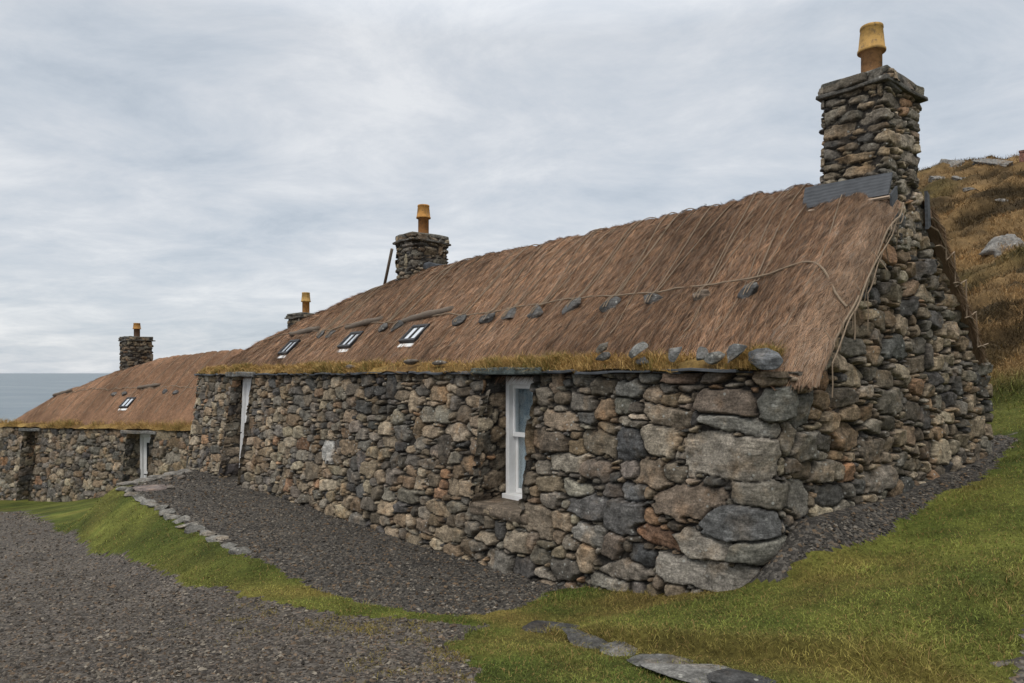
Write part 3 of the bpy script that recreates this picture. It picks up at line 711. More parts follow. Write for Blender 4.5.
def chimney(fr, root, u0, u1, v0, v1, z0, z1, cap, seed, step, scale=0.75, tone=0.9):
    mb = MB(); zs = np.arange(z0, z1 - cap, step)
    masonry(mb, fr, rrect(u0, u1, v0, v1, (0.05,) * 4, (step, step, step * 2, step * 2)), zs, lambda u, v, s: u * 0 + 99, {0: .01, 1: .01, 2: .01, 3: .01}, seed, scale, D=0.038, tone=tone, zref=z1, asp=0.62, off=0.45)
    # thin projecting course, then the head course and a rough mortar top
    rs = np.random.RandomState(seed); g = 0.04
    edges = [('u', v0), ('u', v1), ('v', u0), ('v', u1)]
    zc = z1 - cap
    slab(mb, fr, u0 - g, u1 + g, v0 - g, v1 + g, zc - 0.012, zc + 0.028, seed, (0.10, 0.095, 0.085))
    zs2 = np.arange(zc + 0.02, z1 + 0.001, step)
    masonry(mb, fr, rrect(u0 - 0.02, u1 + 0.02, v0 - 0.02, v1 + 0.02, (0.06,) * 4, (step, step, step * 2, step * 2)), zs2, lambda u, v, s: u * 0 + 99, {0: .12, 1: .12, 2: .12, 3: .12}, seed + 5, 1.1, D=0.035, tone=tone, zref=z1, asp=0.8)
    slab(mb, fr, u0 + 0.0, u1 - 0.0, v0 + 0.0, v1 - 0.0, z1 - 0.06, z1 + 0.025, seed + 2, (0.12, 0.115, 0.10))
    return mb.make('chimney', STONE, root, True)
def skylight(fr, root, zf, u, v, wid=0.46, length=0.40):
    """dark framed roof light lying proud of the thatch"""
    vt = v + length * 0.70; z0 = float(zf(np.array(u + wid / 2), np.array(v))) + 0.05; z1 = float(zf(np.array(u + wid / 2), np.array(vt))) + 0.05
    L = math.hypot(vt - v, z1 - z0); ev = np.array([(vt - v) / L, (z1 - z0) / L]); en = np.array([-ev[1], ev[0]])
    def bx(mb, a0, a1, l0, l1, h0, h1, c=None):
        V, F = bev_box((a1 - a0, l1 - l0, h1 - h0), 0.006); V = V + np.array([(a0 + a1) / 2, (l0 + l1) / 2, (h0 + h1) / 2])
        mb.add(fr.p(u + V[:, 0], v + V[:, 1] * ev[0] + V[:, 2] * en[0], z0 + V[:, 1] * ev[1] + V[:, 2] * en[1]), F, c)
    m = MB(); t = 0.05
    bx(m, 0, wid, 0, t, -0.12, 0.03); bx(m, 0, wid, L - t, L, -0.12, 0.03); bx(m, 0, t, t, L - t, -0.12, 0.03); bx(m, wid - t, wid, t, L - t, -0.12, 0.03)
    bx(m, wid / 2 - 0.018, wid / 2 + 0.018, t, L - t, -0.01, 0.026)
    f = m.make('skylight', BLACK, root)
    m = MB(); bx(m, t, wid / 2 - 0.018, t, L - t, -0.004, 0.012); m.make('pane', SKYGL, f); m = MB(); bx(m, wid / 2 + 0.018, wid - t, t, L - t, -0.004, 0.012); m.make('pane', SKYGL, f)
    m = MB(); bx(m, 0.02, wid - 0.02, -0.09, -0.012, -0.10, -0.02); m.make('sill', WHITE, f)
    return f

# ================================================================== the near cottage
WB = 0.136                                    # batter of the front wall
ZB = -2.75
houseA = empty('stone_cottage', A.p(7.5, 2.43, -2.2))
tag(houseA, 'long stone cottage with brown thatch in the foreground, its gable and big chimney at right', 'cottage', 'thatched stone cottages')
LA, WA_ = 15.4, 4.97
WIN = (2.90, 3.76, -1.50, -0.005)
DOOR = (11.35, 12.42, -2.6, -0.03)
def spF(t, L):                                # finer towards the near corner
    d = L - t; return 0.0125 if d < 5.5 else (0.0165 if d < 9 else 0.024)
R0 = 0.30
outA = rrect(0, LA, 0, WA_, (R0, 0.2, 0.9, 0.5), (spF, 0.0125, 0.10, 0.10))
pA = outA[5]; iF = np.where(outA[4] == 0)[0]
def u2p(u): return np.interp(u, outA[0][iF][::-1], pA[iF][::-1]) + 1.15 * max(0.0, R0 - float(u))
MAN = [(723,458,90,44,(.225,.20,.165)),(774,403,50,33,(.135,.132,.115)),(743,426,88,18,(.22,.21,.185)),(758,498,66,29,(.155,.14,.115)),(736,525,63,36,(.10,.10,.098)),
 (688,502,72,34,(.185,.145,.11)),(699,575,95,30,(.23,.21,.18)),(756,555,62,27,(.135,.13,.11)),(701,548,44,28,(.24,.215,.18)),(719,403,55,25,(.145,.115,.09)),
 (659,441,34,30,(.26,.225,.175)),(626,445,26,31,(.088,.088,.088)),(664,417,46,22,(.22,.18,.135)),(558,421,35,18,(.23,.18,.13)),(545,441,40,22,(.15,.12,.09)),
 (565,463,36,20,(.26,.23,.185)),(648,474,32,28,(.21,.165,.12)),(620,517,46,32,(.12,.115,.11)),(587,507,36,23,(.115,.11,.105)),(589,534,34,22,(.23,.215,.19)),
 (622,572,52,20,(.19,.165,.135)),(655,537,44,17,(.17,.105,.07)),(640,559,26,24,(.065,.066,.066)),(534,520,30,28,(.19,.155,.115)),(515,542,27,20,(.21,.175,.13)),
 (499,564,27,25,(.18,.165,.14)),(631,493,26,20,(.12,.12,.118)),(609,544,22,24,(.15,.12,.095)),(580,403,28,20,(.14,.125,.105)),(629,388,28,18,(.15,.145,.13)),
 (651,377,26,12,(.16,.15,.13)),(605,583,45,15,(.2,.185,.155)),(327,452,12,19,(.34,.33,.305)),(790,445,26,34,(.15,.135,.11)),(681,376,44,14,(.14,.10,.075)),(711,377,40,12,(.13,.105,.085))]
manual = []
for px, py, w, h, c in MAN:
    z = -1.0
    for k in range(6): u, z = A.z_at(px, py, WB * z)
    u = max(u, -0.05)
    pl = A.p(u, WB * z, z); Y = pl[1]
    view = math.atan2(px - CX, FPX); ang = math.radians(39.94) + view      # angle between sight line and wall
    wu = w / FPX * Y * (1 + ((px - CX) / FPX) ** 2) ** 0.5 / max(math.sin(ang), 0.3); hz_ = h / FPX * Y
    manual.append((float(u2p(u)), z, wu / 2 * 0.83, hz_ / 2 * 0.80, c))
# quoins on the gable side of the near corner
p0 = pA[np.where(outA[4] == 1)[0][0]]
for k, (dz, hh, w, c) in enumerate(((-0.30, .15, .22, (.13, .125, .11)), (-0.62, .13, .30, (.17, .155, .13)), (-1.05, .17, .24, (.15, .14, .12)), (-1.40, .15, .34, (.12, .12, .115)), (-1.72, .13, .3, (.14, .13, .11)))):
    manual.append((p0 + 0.16 + 0.05 * (k % 2), dz, w / 2, hh * 0.8, c))
def ztopA(u, v, s):
    g = np.interp(v, [-1, 0.30, 0.5, 2.0, 2.86, 4.62, 9], [-0.005, -0.005, 0.12, 1.56, 1.80, 0.16, -0.05])
    return np.where((u < 0.25), g, -0.01 + 0 * u)
mbw = MB()
zsA = np.arange(ZB, 1.82, 0.0125)
def leanA(u, v, z, n): return -0.13 * np.clip(-n, 0, 1) * (1 - sst(0.2, 1.6, v)) * np.clip(-z / 1.0, 0, 1) + 0.025 * fbm(u * 0.6 + v, z * 0.8, 77, 2)
masonry(mbw, A, outA, zsA, ztopA, {0: WB, 1: 0.025, 2: 0.16, 3: 0.12}, 101, 0.9, manual, [WIN, DOOR], D=0.072, lean=leanA)
for (ua, ub, za, zb), dp, sd in ((WIN, 0.50, 5), (DOOR, 0.62, 6)):
    zl = max(za, -2.6)
    jamb(mbw, A, ub, -1, WB, zl, zb, dp, 200 + sd, tone=0.85); jamb(mbw, A, ua, 1, WB, zl, zb, dp, 210 + sd, tone=0.85)
slab(mbw, A, WIN[0] - 0.10, WIN[1] + 0.06, -0.245, 0.60, WIN[2] - 0.14, WIN[2] + 0.008, 3, (.15, .12, .09))
slab(mbw, A, WIN[0], WIN[1], 0.03, 0.62, WIN[3] - 0.005, WIN[3] + 0.06, 4, (.06, .055, .05))
slab(mbw, A, DOOR[0], DOOR[1], 0.03, 0.72, DOOR[3] - 0.005, DOOR[3] + 0.06, 5, (.06, .055, .05))
# wall head: broad flat top of the thick wall, and its inner core
wtop = np.arange(-0.0, 0.5, 0.05); ut = np.arange(0.02, LA, 0.08); UT, VT = np.meshgrid(ut, wtop)
mbw.add(A.p(UT, VT, -0.03 + 0.02 * fbm(UT * 3, VT * 3, 5)).reshape(-1, 3), grid_faces(*UT.shape), (0.06, 0.052, 0.042))
wallA = mbw.make('wall', STONE, houseA, True)
# lintels, long flat stones bridging the openings
m = MB(); slab(m, A, WIN[0] - 0.16, WIN[1] + 0.22, -0.10, 0.20, WIN[3] + 0.0, WIN[3] + 0.085, 11, (.095, .115, .11)); m.make('lintel', STONE, houseA)
m = MB(); slab(m, A, DOOR[0] - 0.2, DOOR[1] + 0.35, -0.10, 0.20, DOOR[3] + 0.0, DOOR[3] + 0.10, 12, (.14, .14, .135)); m.make('lintel', STONE, houseA)
# slates along the wall head under the turf
m = MB(); rs = np.random.RandomState(4); u = 0.35
while u < 14.7:
    w = rs.uniform(0.25, 0.6); h = rs.uniform(0.015, 0.03)
    slab(m, A, u, u + w - 0.01, -0.055 - rs.uniform(0, 0.035), 0.25, 0.0 + rs.uniform(0, .012), 0.012 + h, int(u * 50), np.array((.06, .062, .066)) * rs.uniform(.7, 1.5)); u += w
m.make('slate_course', SLATE, houseA)
# the sash window deep in the wall
vw = 0.345
m = MB(); WF = (WIN[0] + 0.0, WIN[1] - 0.03, WIN[2] + 0.012, WIN[3] - 0.01)
fb = lambda mb, u0, u1, v0, v1, z0, z1, b=0.005: fbox(mb, A, u0, u1, v0, v1, z0, z1, b)
t = 0.06; ztw = WF[3]
fb(m, WF[1] - t, WF[1], vw - 0.10, vw + 0.10, WF[2], ztw); fb(m, WF[0], WF[0] + t, vw - 0.10, vw + 0.10, WF[2], ztw)
fb(m, WF[0] + t, WF[1] - t, vw - 0.10, vw + 0.10, ztw - 0.11, ztw); fb(m, WF[0] - 0.0, WF[1], vw - 0.16, vw - 0.102, WF[2] - 0.005, WF[2] + 0.055); fb(m, WF[0] + t, WF[1] - t, vw - 0.10, vw + 0.10, WF[2], WF[2] + 0.05)
winA = m.make('window', WHITE, houseA)
zi0, zi1 = WF[2] + 0.052, ztw - 0.112; zm = (zi0 + zi1) / 2 + 0.05; ui0, ui1 = WF[0] + t + 0.002, WF[1] - t - 0.002
for (za, zb, dv) in ((zi0, zm + 0.02, 0.03), (zm - 0.02, zi1, -0.02)):
    m = MB(); k = 0.038; vc = vw + dv
    fb(m, ui0, ui0 + k, vc - 0.022, vc + 0.022, za, zb); fb(m, ui1 - k, ui1, vc - 0.022, vc + 0.022, za, zb)
    fb(m, ui0 + k, ui1 - k, vc - 0.022, vc + 0.022, za, za + 0.055); fb(m, ui0 + k, ui1 - k, vc - 0.022, vc + 0.022, zb - 0.045, zb)
    m.make('sash', WHITE, winA)
    m = MB(); fb(m, ui0 + k - 0.004, ui1 - k + 0.004, vc - 0.003, vc + 0.003, za + 0.05, zb - 0.04, 0); 
    GL = m.make('pane', None, winA)
    if 'glaze' not in globals():
        glaze = bpy.data.materials.new('clear_glass'); glaze.use_nodes = True; tt_ = glaze.node_tree; tt_.nodes.clear()
        o_ = tt_.nodes.new('ShaderNodeOutputMaterial'); ms = tt_.nodes.new('ShaderNodeMixShader'); tr = tt_.nodes.new('ShaderNodeBsdfTransparent'); gl = tt_.nodes.new('ShaderNodeBsdfGlossy')
        tr.inputs[0].default_value = (0.85, 0.9, 0.92, 1); gl.inputs['Roughness'].default_value = 0.02; ms.inputs[0].default_value = 0.22
        tt_.links.new(tr.outputs[0], ms.inputs[1]); tt_.links.new(gl.outputs[0], ms.inputs[2]); tt_.links.new(ms.outputs[0], o_.inputs[0])
    GL.data.materials.append(glaze)
# gathered lace curtain just behind the glass
cu = np.linspace(ui0, ui1 + 0.045, 60); cz = np.linspace(zi0, zi1, 8); CU, CZ = np.meshgrid(cu, cz)
build('curtain', A.p(CU, vw + 0.072 + 0.014 * np.sin(CU * 75), CZ).reshape(-1, 3), grid_faces(*CU.shape), LACE, winA, None, True)
m = MB(); fb(m, WIN[0] - 0.1, WIN[1] + 0.1, vw + 0.45, vw + 0.5, WIN[2] - 0.1, 0.0, 0); m.make('unlit_room_sheet', DARK, winA)  # black sheet standing in for the unlit room behind the curtain
# the door, far along the front, only its edge seen past the thick jamb
vd = 0.215
fd = lambda mb, u0, u1, v0, v1, z0, z1, b=0.005: fbox(mb, A, u0, u1, v0, v1, z0, z1, b, None, 0.045)
m = MB(); fd(m, DOOR[0], DOOR[1], vd, vd + 0.05, -2.35, DOOR[3] - 0.09)
doorA = m.make('door', WHITE, houseA)
m = MB(); fd(m, DOOR[0], DOOR[0] + 0.07, vd - 0.06, vd - 0.002, -2.35, DOOR[3] - 0.09); fd(m, DOOR[1] - 0.07, DOOR[1], vd - 0.06, vd - 0.002, -2.35, DOOR[3] - 0.09); fd(m, DOOR[0], DOOR[1], vd - 0.06, vd + 0.05, DOOR[3] - 0.088, DOOR[3] - 0.006)
m.make('door_frame', WHITE, doorA)
m = MB()
for k in range(6): fd(m, DOOR[0] + 0.09 + k * 0.137, DOOR[0] + 0.09 + k * 0.137 + 0.13, vd - 0.014, vd - 0.001, -2.15, DOOR[3] - 0.11, 0.004)
m.make('door_boards', WHITE, doorA)
m = MB(); pc = A.p(DOOR[1] - 0.16, vd - 0.194, -1.2); tube(m, [pc, A.p(DOOR[1] - 0.28, vd - 0.194, -1.2)], 0.011, 8); tube(m, [A.p(DOOR[1] - 0.17, vd - 0.144, -1.2), pc], 0.010, 8); m.make('handle', BLACK, doorA)

# roof
profA = [(0.16, -0.02), (0.45, 0.36), (0.8, 0.72), (1.15, 1.04), (1.5, 1.39), (1.8, 1.69), (2.05, 1.91), (2.25, 2.05), (2.43, 2.10)]
ghA = [(0, 0), (0.7, 0.36), (1.3, 0.58), (2.2, 0.92), (4.2, 1.50), (6.6, 2.06), (9, 2.7), (30, 9)]
VM = 2.43
STN = [(749, 291), (700, 294), (651, 297), (610, 301), (572, 307), (536, 308), (508, 315), (487, 317), (459, 314), (396, 325), (384, 327), (331, 335), (321, 335)]
v_st = 0.87
uS = [float(A.u_at(px, v_st)) for px, _ in STN]
uR = []
for k, us_ in enumerate(uS[:11]): uR += [us_ + 0.10, us_ - 0.12]
uR += [8.0, 8.5, 9.9, 10.4, 11.6, 12.3, 13.0]
zA, thA = make_roof(A, houseA, 15.35, 16.25, profA, VM, ghA, 0.03, 0.03, 0.22, 380000, 300, uR, chv=(1.97, 2.90, 0.40))
turfA = turf_strip(A, houseA, 0.16, 15.15, 46000, 410)

# ropes: a long one along the slope, pairs over the ridge, loose ends at the verge
m = MB()
ur = np.concatenate([np.linspace(-0.115, 0.4, 10), np.linspace(0.5, 15.0, 150)])
vr_ = 0.99 + 0.015 * np.sin(ur * 2.2) + 0.25 * np.clip((1.1 - ur) / 1.2, 0, 1) ** 2 * np.clip(ur * 3, 0, 1) - 0.12 * np.clip((0.3 - ur) / 0.4, 0, 1)
sag = np.zeros_like(ur)
for us_ in uS: sag -= 0.035 * np.exp(-((ur - us_) / 0.13) ** 2)
tube(m, A.p(ur, vr_ + sag, np.convolve(np.pad(zA(ur, vr_ + sag), 2, 'edge'), np.ones(5) / 5, 'valid') + 0.040), 0.0105, 6)
tube(m, A.p(np.linspace(-0.13, -0.10, 12), np.linspace(1.06, 0.35, 12), zA(-0.11 + 0 * np.linspace(0, 1, 12), np.linspace(1.06, 0.35, 12)) + 0.0), 0.011, 5)
m.make('rope', ROPE, houseA)
for k, us_ in enumerate(uS):
    m = MB()
    for du_, uo in ((0.02, 0.22 + 0.1 * math.sin(k * 3.0)), (-0.02, -0.10 + 0.12 * math.sin(k * 5.0))):
        vv = np.linspace(0.78, VM + 0.7, 40); uu = us_ + du_ + (uo - du_) * np.clip(vv - 0.98, 0, 9) / (VM - 0.98) + 0.015 * np.sin(vv * 5 + k)
        tube(m, A.p(uu, vv, np.convolve(np.pad(zA(uu, vv), 2, 'edge'), np.ones(5) / 5, 'valid') + 0.035 + 0.055 * np.exp(-((vv - 0.87) / 0.08) ** 4)), 0.0045 + 0.00055 * us_, 5)
    m.make('rope', ROPE, houseA)
m = MB()
for k in range(22):
    u0 = 0.15 + k * 0.62 + 0.2 * math.sin(k * 2.7)
    vv = np.linspace(0.45, VM + 0.5, 40); uu = u0 + 0.12 * vv + 0.03 * np.sin(vv * 4 + k)
    if u0 > 12: continue
    tube(m, A.p(uu, vv, np.convolve(np.pad(zA(uu, vv), 2, 'edge'), np.ones(5) / 5, 'valid') + 0.022), 0.0055, 4)
for v0_ in (0.62, 1.62, 2.02):
    uu = np.linspace(-0.08, 9, 140); vv = v0_ + 0.03 * np.sin(uu * 3.1 + v0_ * 9); tube(m, A.p(uu, vv, zA(uu, vv) + 0.003), 0.004, 4)
m.make('net_cord', ROPE, houseA)
# verge ropes on the gable side: front slope loops and the zigzag on the back slope
m = MB()
for (va, vb, dz, rr) in ((1.98, 0.95, 0.0, 0.009), (1.85, 0.55, -0.04, 0.007), (2.0, 1.2, -0.08, 0.006)):
    tt = np.linspace(0, 1, 24); vv = va + (vb - va) * tt; uu = -0.135 - 0.02 * np.sin(tt * 9) + 0 * tt
    zz_ = zA(-0.11 + 0 * vv, vv) + dz - 0.03 * np.sin(tt * 14); tube(m, A.p(uu, vv, zz_), rr, 5)
    e = A.p(uu[-1], vv[-1], zz_[-1]); tube(m, [e, e + [0.0, -0.01, -0.18], e + [-0.01, -0.02, -0.24 + dz]], rr * 0.8, 5)
rs = np.random.RandomState(8)
for k in range(9):
    v0_ = 1.9 - k * 0.16; e = A.p(-0.13, v0_, float(zA(np.array(-0.11), np.array(v0_)))); q = rs.normal(0, 0.03, 3)
    tube(m, [A.p(0.25, v0_ + 0.15, float(zA(np.array(0.25), np.array(v0_ + 0.15))) + 0.01), A.p(0.0, v0_ + 0.03, float(zA(np.array(0.0), np.array(v0_ + 0.03))) + 0.012), e, e + q + [0, 0, -0.12], e + 2 * q + [0, 0, -0.25]], 0.0045, 5)
m.make('verge_rope', ROPE, houseA); m = MB()
pz = [(3.00, 1.62), (3.34, 1.50), (3.40, 1.22), (3.62, 1.28), (3.66, 0.95), (3.98, 1.0), (4.0, 0.62), (4.3, 0.66), (4.36, 0.3), (4.7, 0.3)]
tube(m, [A.p(-0.06, a - 0.12, b + 0.05 * (i % 2)) for i, (a, b) in enumerate(pz)], 0.009, 5)
m.make('verge_rope', ROPE, houseA); m = MB()
tube(m, [A.p(-0.02, 2.9, 1.55), A.p(-0.06, 3.05, 1.50), A.p(-0.06, 3.3, 1.32), A.p(-0.06, 3.65, 1.02), A.p(-0.06, 4.15, 0.52), A.p(-0.06, 4.45, 0.2)], 0.009, 5)
for (a, b) in ((2.95, 1.33), (3.45, 0.98), (3.8, 0.62), (4.2, 0.3)): tube(m, [A.p(-0.07, a, b), A.p(-0.07, a + 0.12, b + 0.02), A.p(-0.07, a + 0.26, b + 0.0)], 0.008, 5)
m.make('verge_rope', ROPE, houseA)
# rough thatch hanging over the back verge
rs = np.random.RandomState(77); n = 9000
v = rs.uniform(2.95, 4.45, n); off = rs.uniform(0.0, 0.10, n); u = -0.01 - 0.03 * rs.rand(n)
zv_ = zA(np.full(n, -0.05), v) - off + 0.02
D = np.stack([rs.normal(-0.1, 0.25, n), rs.normal(0.75, 0.2, n), rs.normal(-0.85, 0.2, n)], -1); D /= np.linalg.norm(D, axis=1)[:, None]
Mw = np.array([A.d1, A.d2, (0, 0, 1)])
V1, F1, C1 = blades(A.p(u, v, zv_), D @ Mw, rs.uniform(0.05, 0.17, n), rs.uniform(0.003, 0.006, n), mixc((0.09, 0.058, 0.038), (0.34, 0.235, 0.15), rs.rand(n)), 0.15, None, 7)
mv = MB(); mv.add(V1, F1, C1)
vv = np.linspace(2.93, 4.50, 60); zt_ = zA(np.full(60, -0.05), vv) + 0.0
ring = np.stack([A.p(0.0 + 0 * vv, vv, zt_ - 0.02), A.p(-0.03 + 0 * vv, vv + 0.0, zt_ - 0.04 + 0.02 * fbm(vv * 9, vv * 0, 6)), A.p(-0.025 + 0 * vv, vv - 0.03, zt_ - 0.07 + 0.02 * fbm(vv * 7, vv * 0, 7)), A.p(0.05 + 0 * vv, vv - 0.03, zt_ - 0.08)])
mv.add(ring.reshape(-1, 3), grid_faces(4, 60), (0.19, 0.13, 0.088))
mv.make('verge_thatch', STRAW, houseA)

# chimneys of the near cottage
ch1 = chimney(A, houseA, 0.03, 0.70, 2.00, 2.86, 1.30, 2.99, 0.13, 501, 0.0125, 0.8, 1.15)
pot(A, ch1, 0.38, 2.48, 2.99, 0.66, 0.102, (0.36, 0.19, 0.085), (0.42, 0.25, 0.075))
# slate flashing on the chimney foot with a pale batten
def panel(mb, fr, quad, th, c=None):
    q = np.array([fr.p(*a) for a in quad]); n = np.cross(q[1] - q[0], q[3] - q[0]); n /= np.linalg.norm(n)
    nu_, nv_ = 24, 6; s, t_ = np.meshgrid(np.linspace(0, 1, nu_), np.linspace(0, 1, nv_)); s = s[..., None]; t_ = t_[..., None]
    S = (q[0] * (1 - s) + q[1] * s) * (1 - t_) + (q[3] * (1 - s) + q[2] * s) * t_
    T_ = S + n * th; V = np.concatenate([S.reshape(-1, 3), T_.reshape(-1, 3)]); k = nu_ * nv_
    f = grid_faces(nv_, nu_); i = np.arange(k).reshape(nv_, nu_)
    rim = np.concatenate([i[0], i[1:, -1], i[-1, ::-1][1:], i[::-1, 0][1:-1]]); r2 = np.roll(rim, -1)
    mb.add(V, [f, f[:, ::-1] + k, np.stack([rim, r2, r2 + k, rim + k], -1)], c)
m = MB()
panel(m, A, [(-0.05, 1.955, 1.92), (0.80, 1.90, 1.93), (0.80, 1.84, 1.70), (-0.05, 1.86, 1.69)], 0.022)
m.make('slate_flashing', SLATE, ch1); m = MB()
panel(m, A, [(-0.055, 1.99, 1.80), (-0.055, 1.86, 1.70), (-0.06, 1.88, 1.48), (-0.06, 2.00, 1.52)], 0.02)
m.make('slate_flashing', SLATE, ch1)
m = MB(); panel(m, A, [(-0.03, 2.84, 1.90), (-0.03, 2.90, 1.86), (-0.04, 2.91, 1.54), (-0.04, 2.84, 1.50)], 0.03); m.make('corner_slate', SLATE, ch1)
m = MB(); fr0 = A.p(-0.07, 1.83, 1.67); fr1 = A.p(0.72, 1.80, 1.665); tube(m, [fr0, fr1], 0.016, 4); m.make('batten', mat('pale_batten', (0.32, 0.25, 0.19), 0.8), ch1)
ch2 = chimney(A, houseA, 8.66, 9.27, 2.0, 2.86, 1.4, 2.70, 0.14, 521, 0.018, 0.6, 0.8)
pot(A, ch2, 8.92, 2.43, 2.70, 0.62, 0.105, (0.30, 0.135, 0.045), (0.40, 0.20, 0.05))
m = MB(); slab(m, A, 8.5, 8.66, 2.25, 2.95, 1.98, 2.14, 9, (.06, .062, .066)); m.make('slate_flashing', SLATE, ch2)
# roof lights
for px, v0_ in ((396, 0.55), (333, 0.53), (272, 0.48)):
    skylight(A, houseA, zA, float(A.u_at(px + 14, v0_ + 0.1)) - 0.30, v0_)

# ================================================================== the far cottage
houseB = empty('stone_cottage', B.p(6, 2.5, -2.2))
tag(houseB, 'lower thatched stone cottage beyond the near one, beside the sea at left, two small chimneys', 'cottage', 'thatched stone cottages')
LB, WBB = 12.6, 5.2
D2 = (1.55, 2.70, -2.9, -0.10); D3 = (7.72, 8.50, -2.9, -0.10)
outB = rrect(-2.05, LB, 0, WBB, (0.3, 0.4, 1.2, 1.2), (0.028, 0.05, 0.12, 0.12))
mbw = MB(); zsB = np.arange(-3.1, 0.02, 0.028)
masonry(mbw, B, outB, zsB, lambda u, v, s: u * 0 - 0.01, {0: .10, 1: .05, 2: .1, 3: .1}, 601, 1.15, (), [D2, D3], D=0.07)
for (ua, ub, za, zb), sd in ((D2, 1), (D3, 2)):
    jamb(mbw, B, ub, -1, 0.10, -2.9, zb, 0.7, 620 + sd, 0.03); jamb(mbw, B, ua, 1, 0.10, -2.9, zb, 0.7, 630 + sd, 0.03)
    slab(mbw, B, ua, ub, 0.02, 0.75, zb - 0.005, zb + 0.06, sd, (.06, .055, .05))
# gable triangle under the thatch at the near end
gv = np.linspace(0.2, 5.0, 40); gz = np.interp(gv, [0.2, 2.6, 5.0], [-0.05, 2.1, -0.05]); mbw.add(np.stack([B.p(-2.0 + 0 * gv, gv, -0.1 + 0 * gv), B.p(-2.0 + 0 * gv, gv, gz)]).reshape(-1, 3), grid_faces(2, 40), (0.1, 0.09, 0.08))
ut = np.arange(-1.3, LB - 0.6, 0.1); UT, VT = np.meshgrid(ut, np.arange(0, 0.5, 0.06)); mbw.add(B.p(UT, VT, -0.03 + 0 * UT).reshape(-1, 3), grid_faces(*UT.shape), (0.06, 0.05, 0.04))
mbw.make('wall', STONE, houseB, True)
for D_, c in ((D2, (.15, .145, .135)), (D3, (.11, .11, .105))):
    m = MB(); slab(m, B, D_[0] - 0.25, D_[1] + 0.25, -0.10, 0.25, D_[3], D_[3] + 0.10, 31, c); m.make('lintel', STONE, houseB)
profB = [(0.12, -0.02), (0.5, 0.46), (0.9, 0.92), (1.35, 1.38), (1.8, 1.83), (2.15, 2.14), (2.4, 2.32), (2.6, 2.38)]
ghB = [(0, 0), (0.9, 0.50), (2.3, 1.18), (4.2, 1.78), (6.0, 2.25), (7.5, 2.9), (30, 11)]
class BF(Frame): pass
Broof = Frame(B.p(-2.05, 0, 0), 60.0, -0.0275)
zBr, thB = make_roof(Broof, houseB, 12.6, 13.5, profB, 2.6, ghB, 0.05, 0.05, 0.10, 36000, 700, list(np.arange(1.0, 12.5, 0.62)), 0.95)
def zB(u, v): return zBr(u + 2.05, v)
turf_strip(B, houseB, -1.3, 12.6, 13000, 720, hmax=0.24)
ch4 = chimney(B, houseB, 6.1, 6.7, 2.15, 3.05, 1.7, 3.05, 0.13, 701, 0.03, 0.6, 0.7)
pot(B, ch4, 6.3, 2.55, 3.05, 0.50, 0.10, (0.12, 0.07, 0.045), (0.36, 0.18, 0.045))
ch3 = chimney(B, houseB, -2.1, -1.5, 2.2, 3.1, 1.8, 3.30, 0.13, 711, 0.03, 0.6, 0.75)
pot(B, ch3, -1.82, 2.66, 3.30, 0.66, 0.105, (0.36, 0.17, 0.05), (0.40, 0.25, 0.08))
skylight(B, houseB, zB, 3.75, 0.62, 0.46, 0.42)
for D_, nm in ((D2, 1), (D3, 2)):
    m = MB(); dd = 0.42 if nm == 1 else 0.6
    fbox(m, B, D_[0], D_[1], dd, dd + 0.05, -2.9, D_[3] - 0.02); dr = m.make('door', WHITE, houseB)
    m = MB(); fbox(m, B, D_[1] - 0.09, D_[1], dd - 0.07, dd - 0.002, -2.9, D_[3] - 0.02); fbox(m, B, D_[0], D_[0] + 0.09, dd - 0.07, dd - 0.002, -2.9, D_[3] - 0.02); fbox(m, B, D_[0] + .09, D_[1] - .09, dd - 0.07, dd - 0.002, D_[3] - 0.11, D_[3] - 0.02); m.make('door_frame', WHITE, dr)
    m = MB(); fbox(m, B, D_[0] + 0.25, D_[1] - 0.25, dd - 0.012, dd - 0.001, -1.25, D_[3] - 0.3, 0.0); m.make('pane', GLASS, dr)
    if nm == 1:
        m = MB(); tube(m, [B.p(D_[1] - 0.2, dd - 0.06, -1.35), B.p(D_[1] - 0.38, dd - 0.06, -1.35)], 0.016, 6); tube(m, [B.p(D_[1] - 0.2, dd, -1.35), B.p(D_[1] - 0.2, dd - 0.06, -1.35)], 0.014, 6); m.make('handle', BLACK, dr)
m = MB(); uu = np.linspace(0, 11, 100); vv = 1.22 + 0.02 * np.sin(uu * 3); tube(m, B.p(uu, vv, zB(uu, vv) + 0.015), 0.013, 5)
for k in range(15):
    vv = np.linspace(0.5, 3.0, 24); uu = -0.3 + k * 0.62 + 0.1 * vv; tube(m, B.p(uu, vv, zB(uu, vv) + 0.012), 0.009, 4)
m.make('rope', ROPE, houseB)

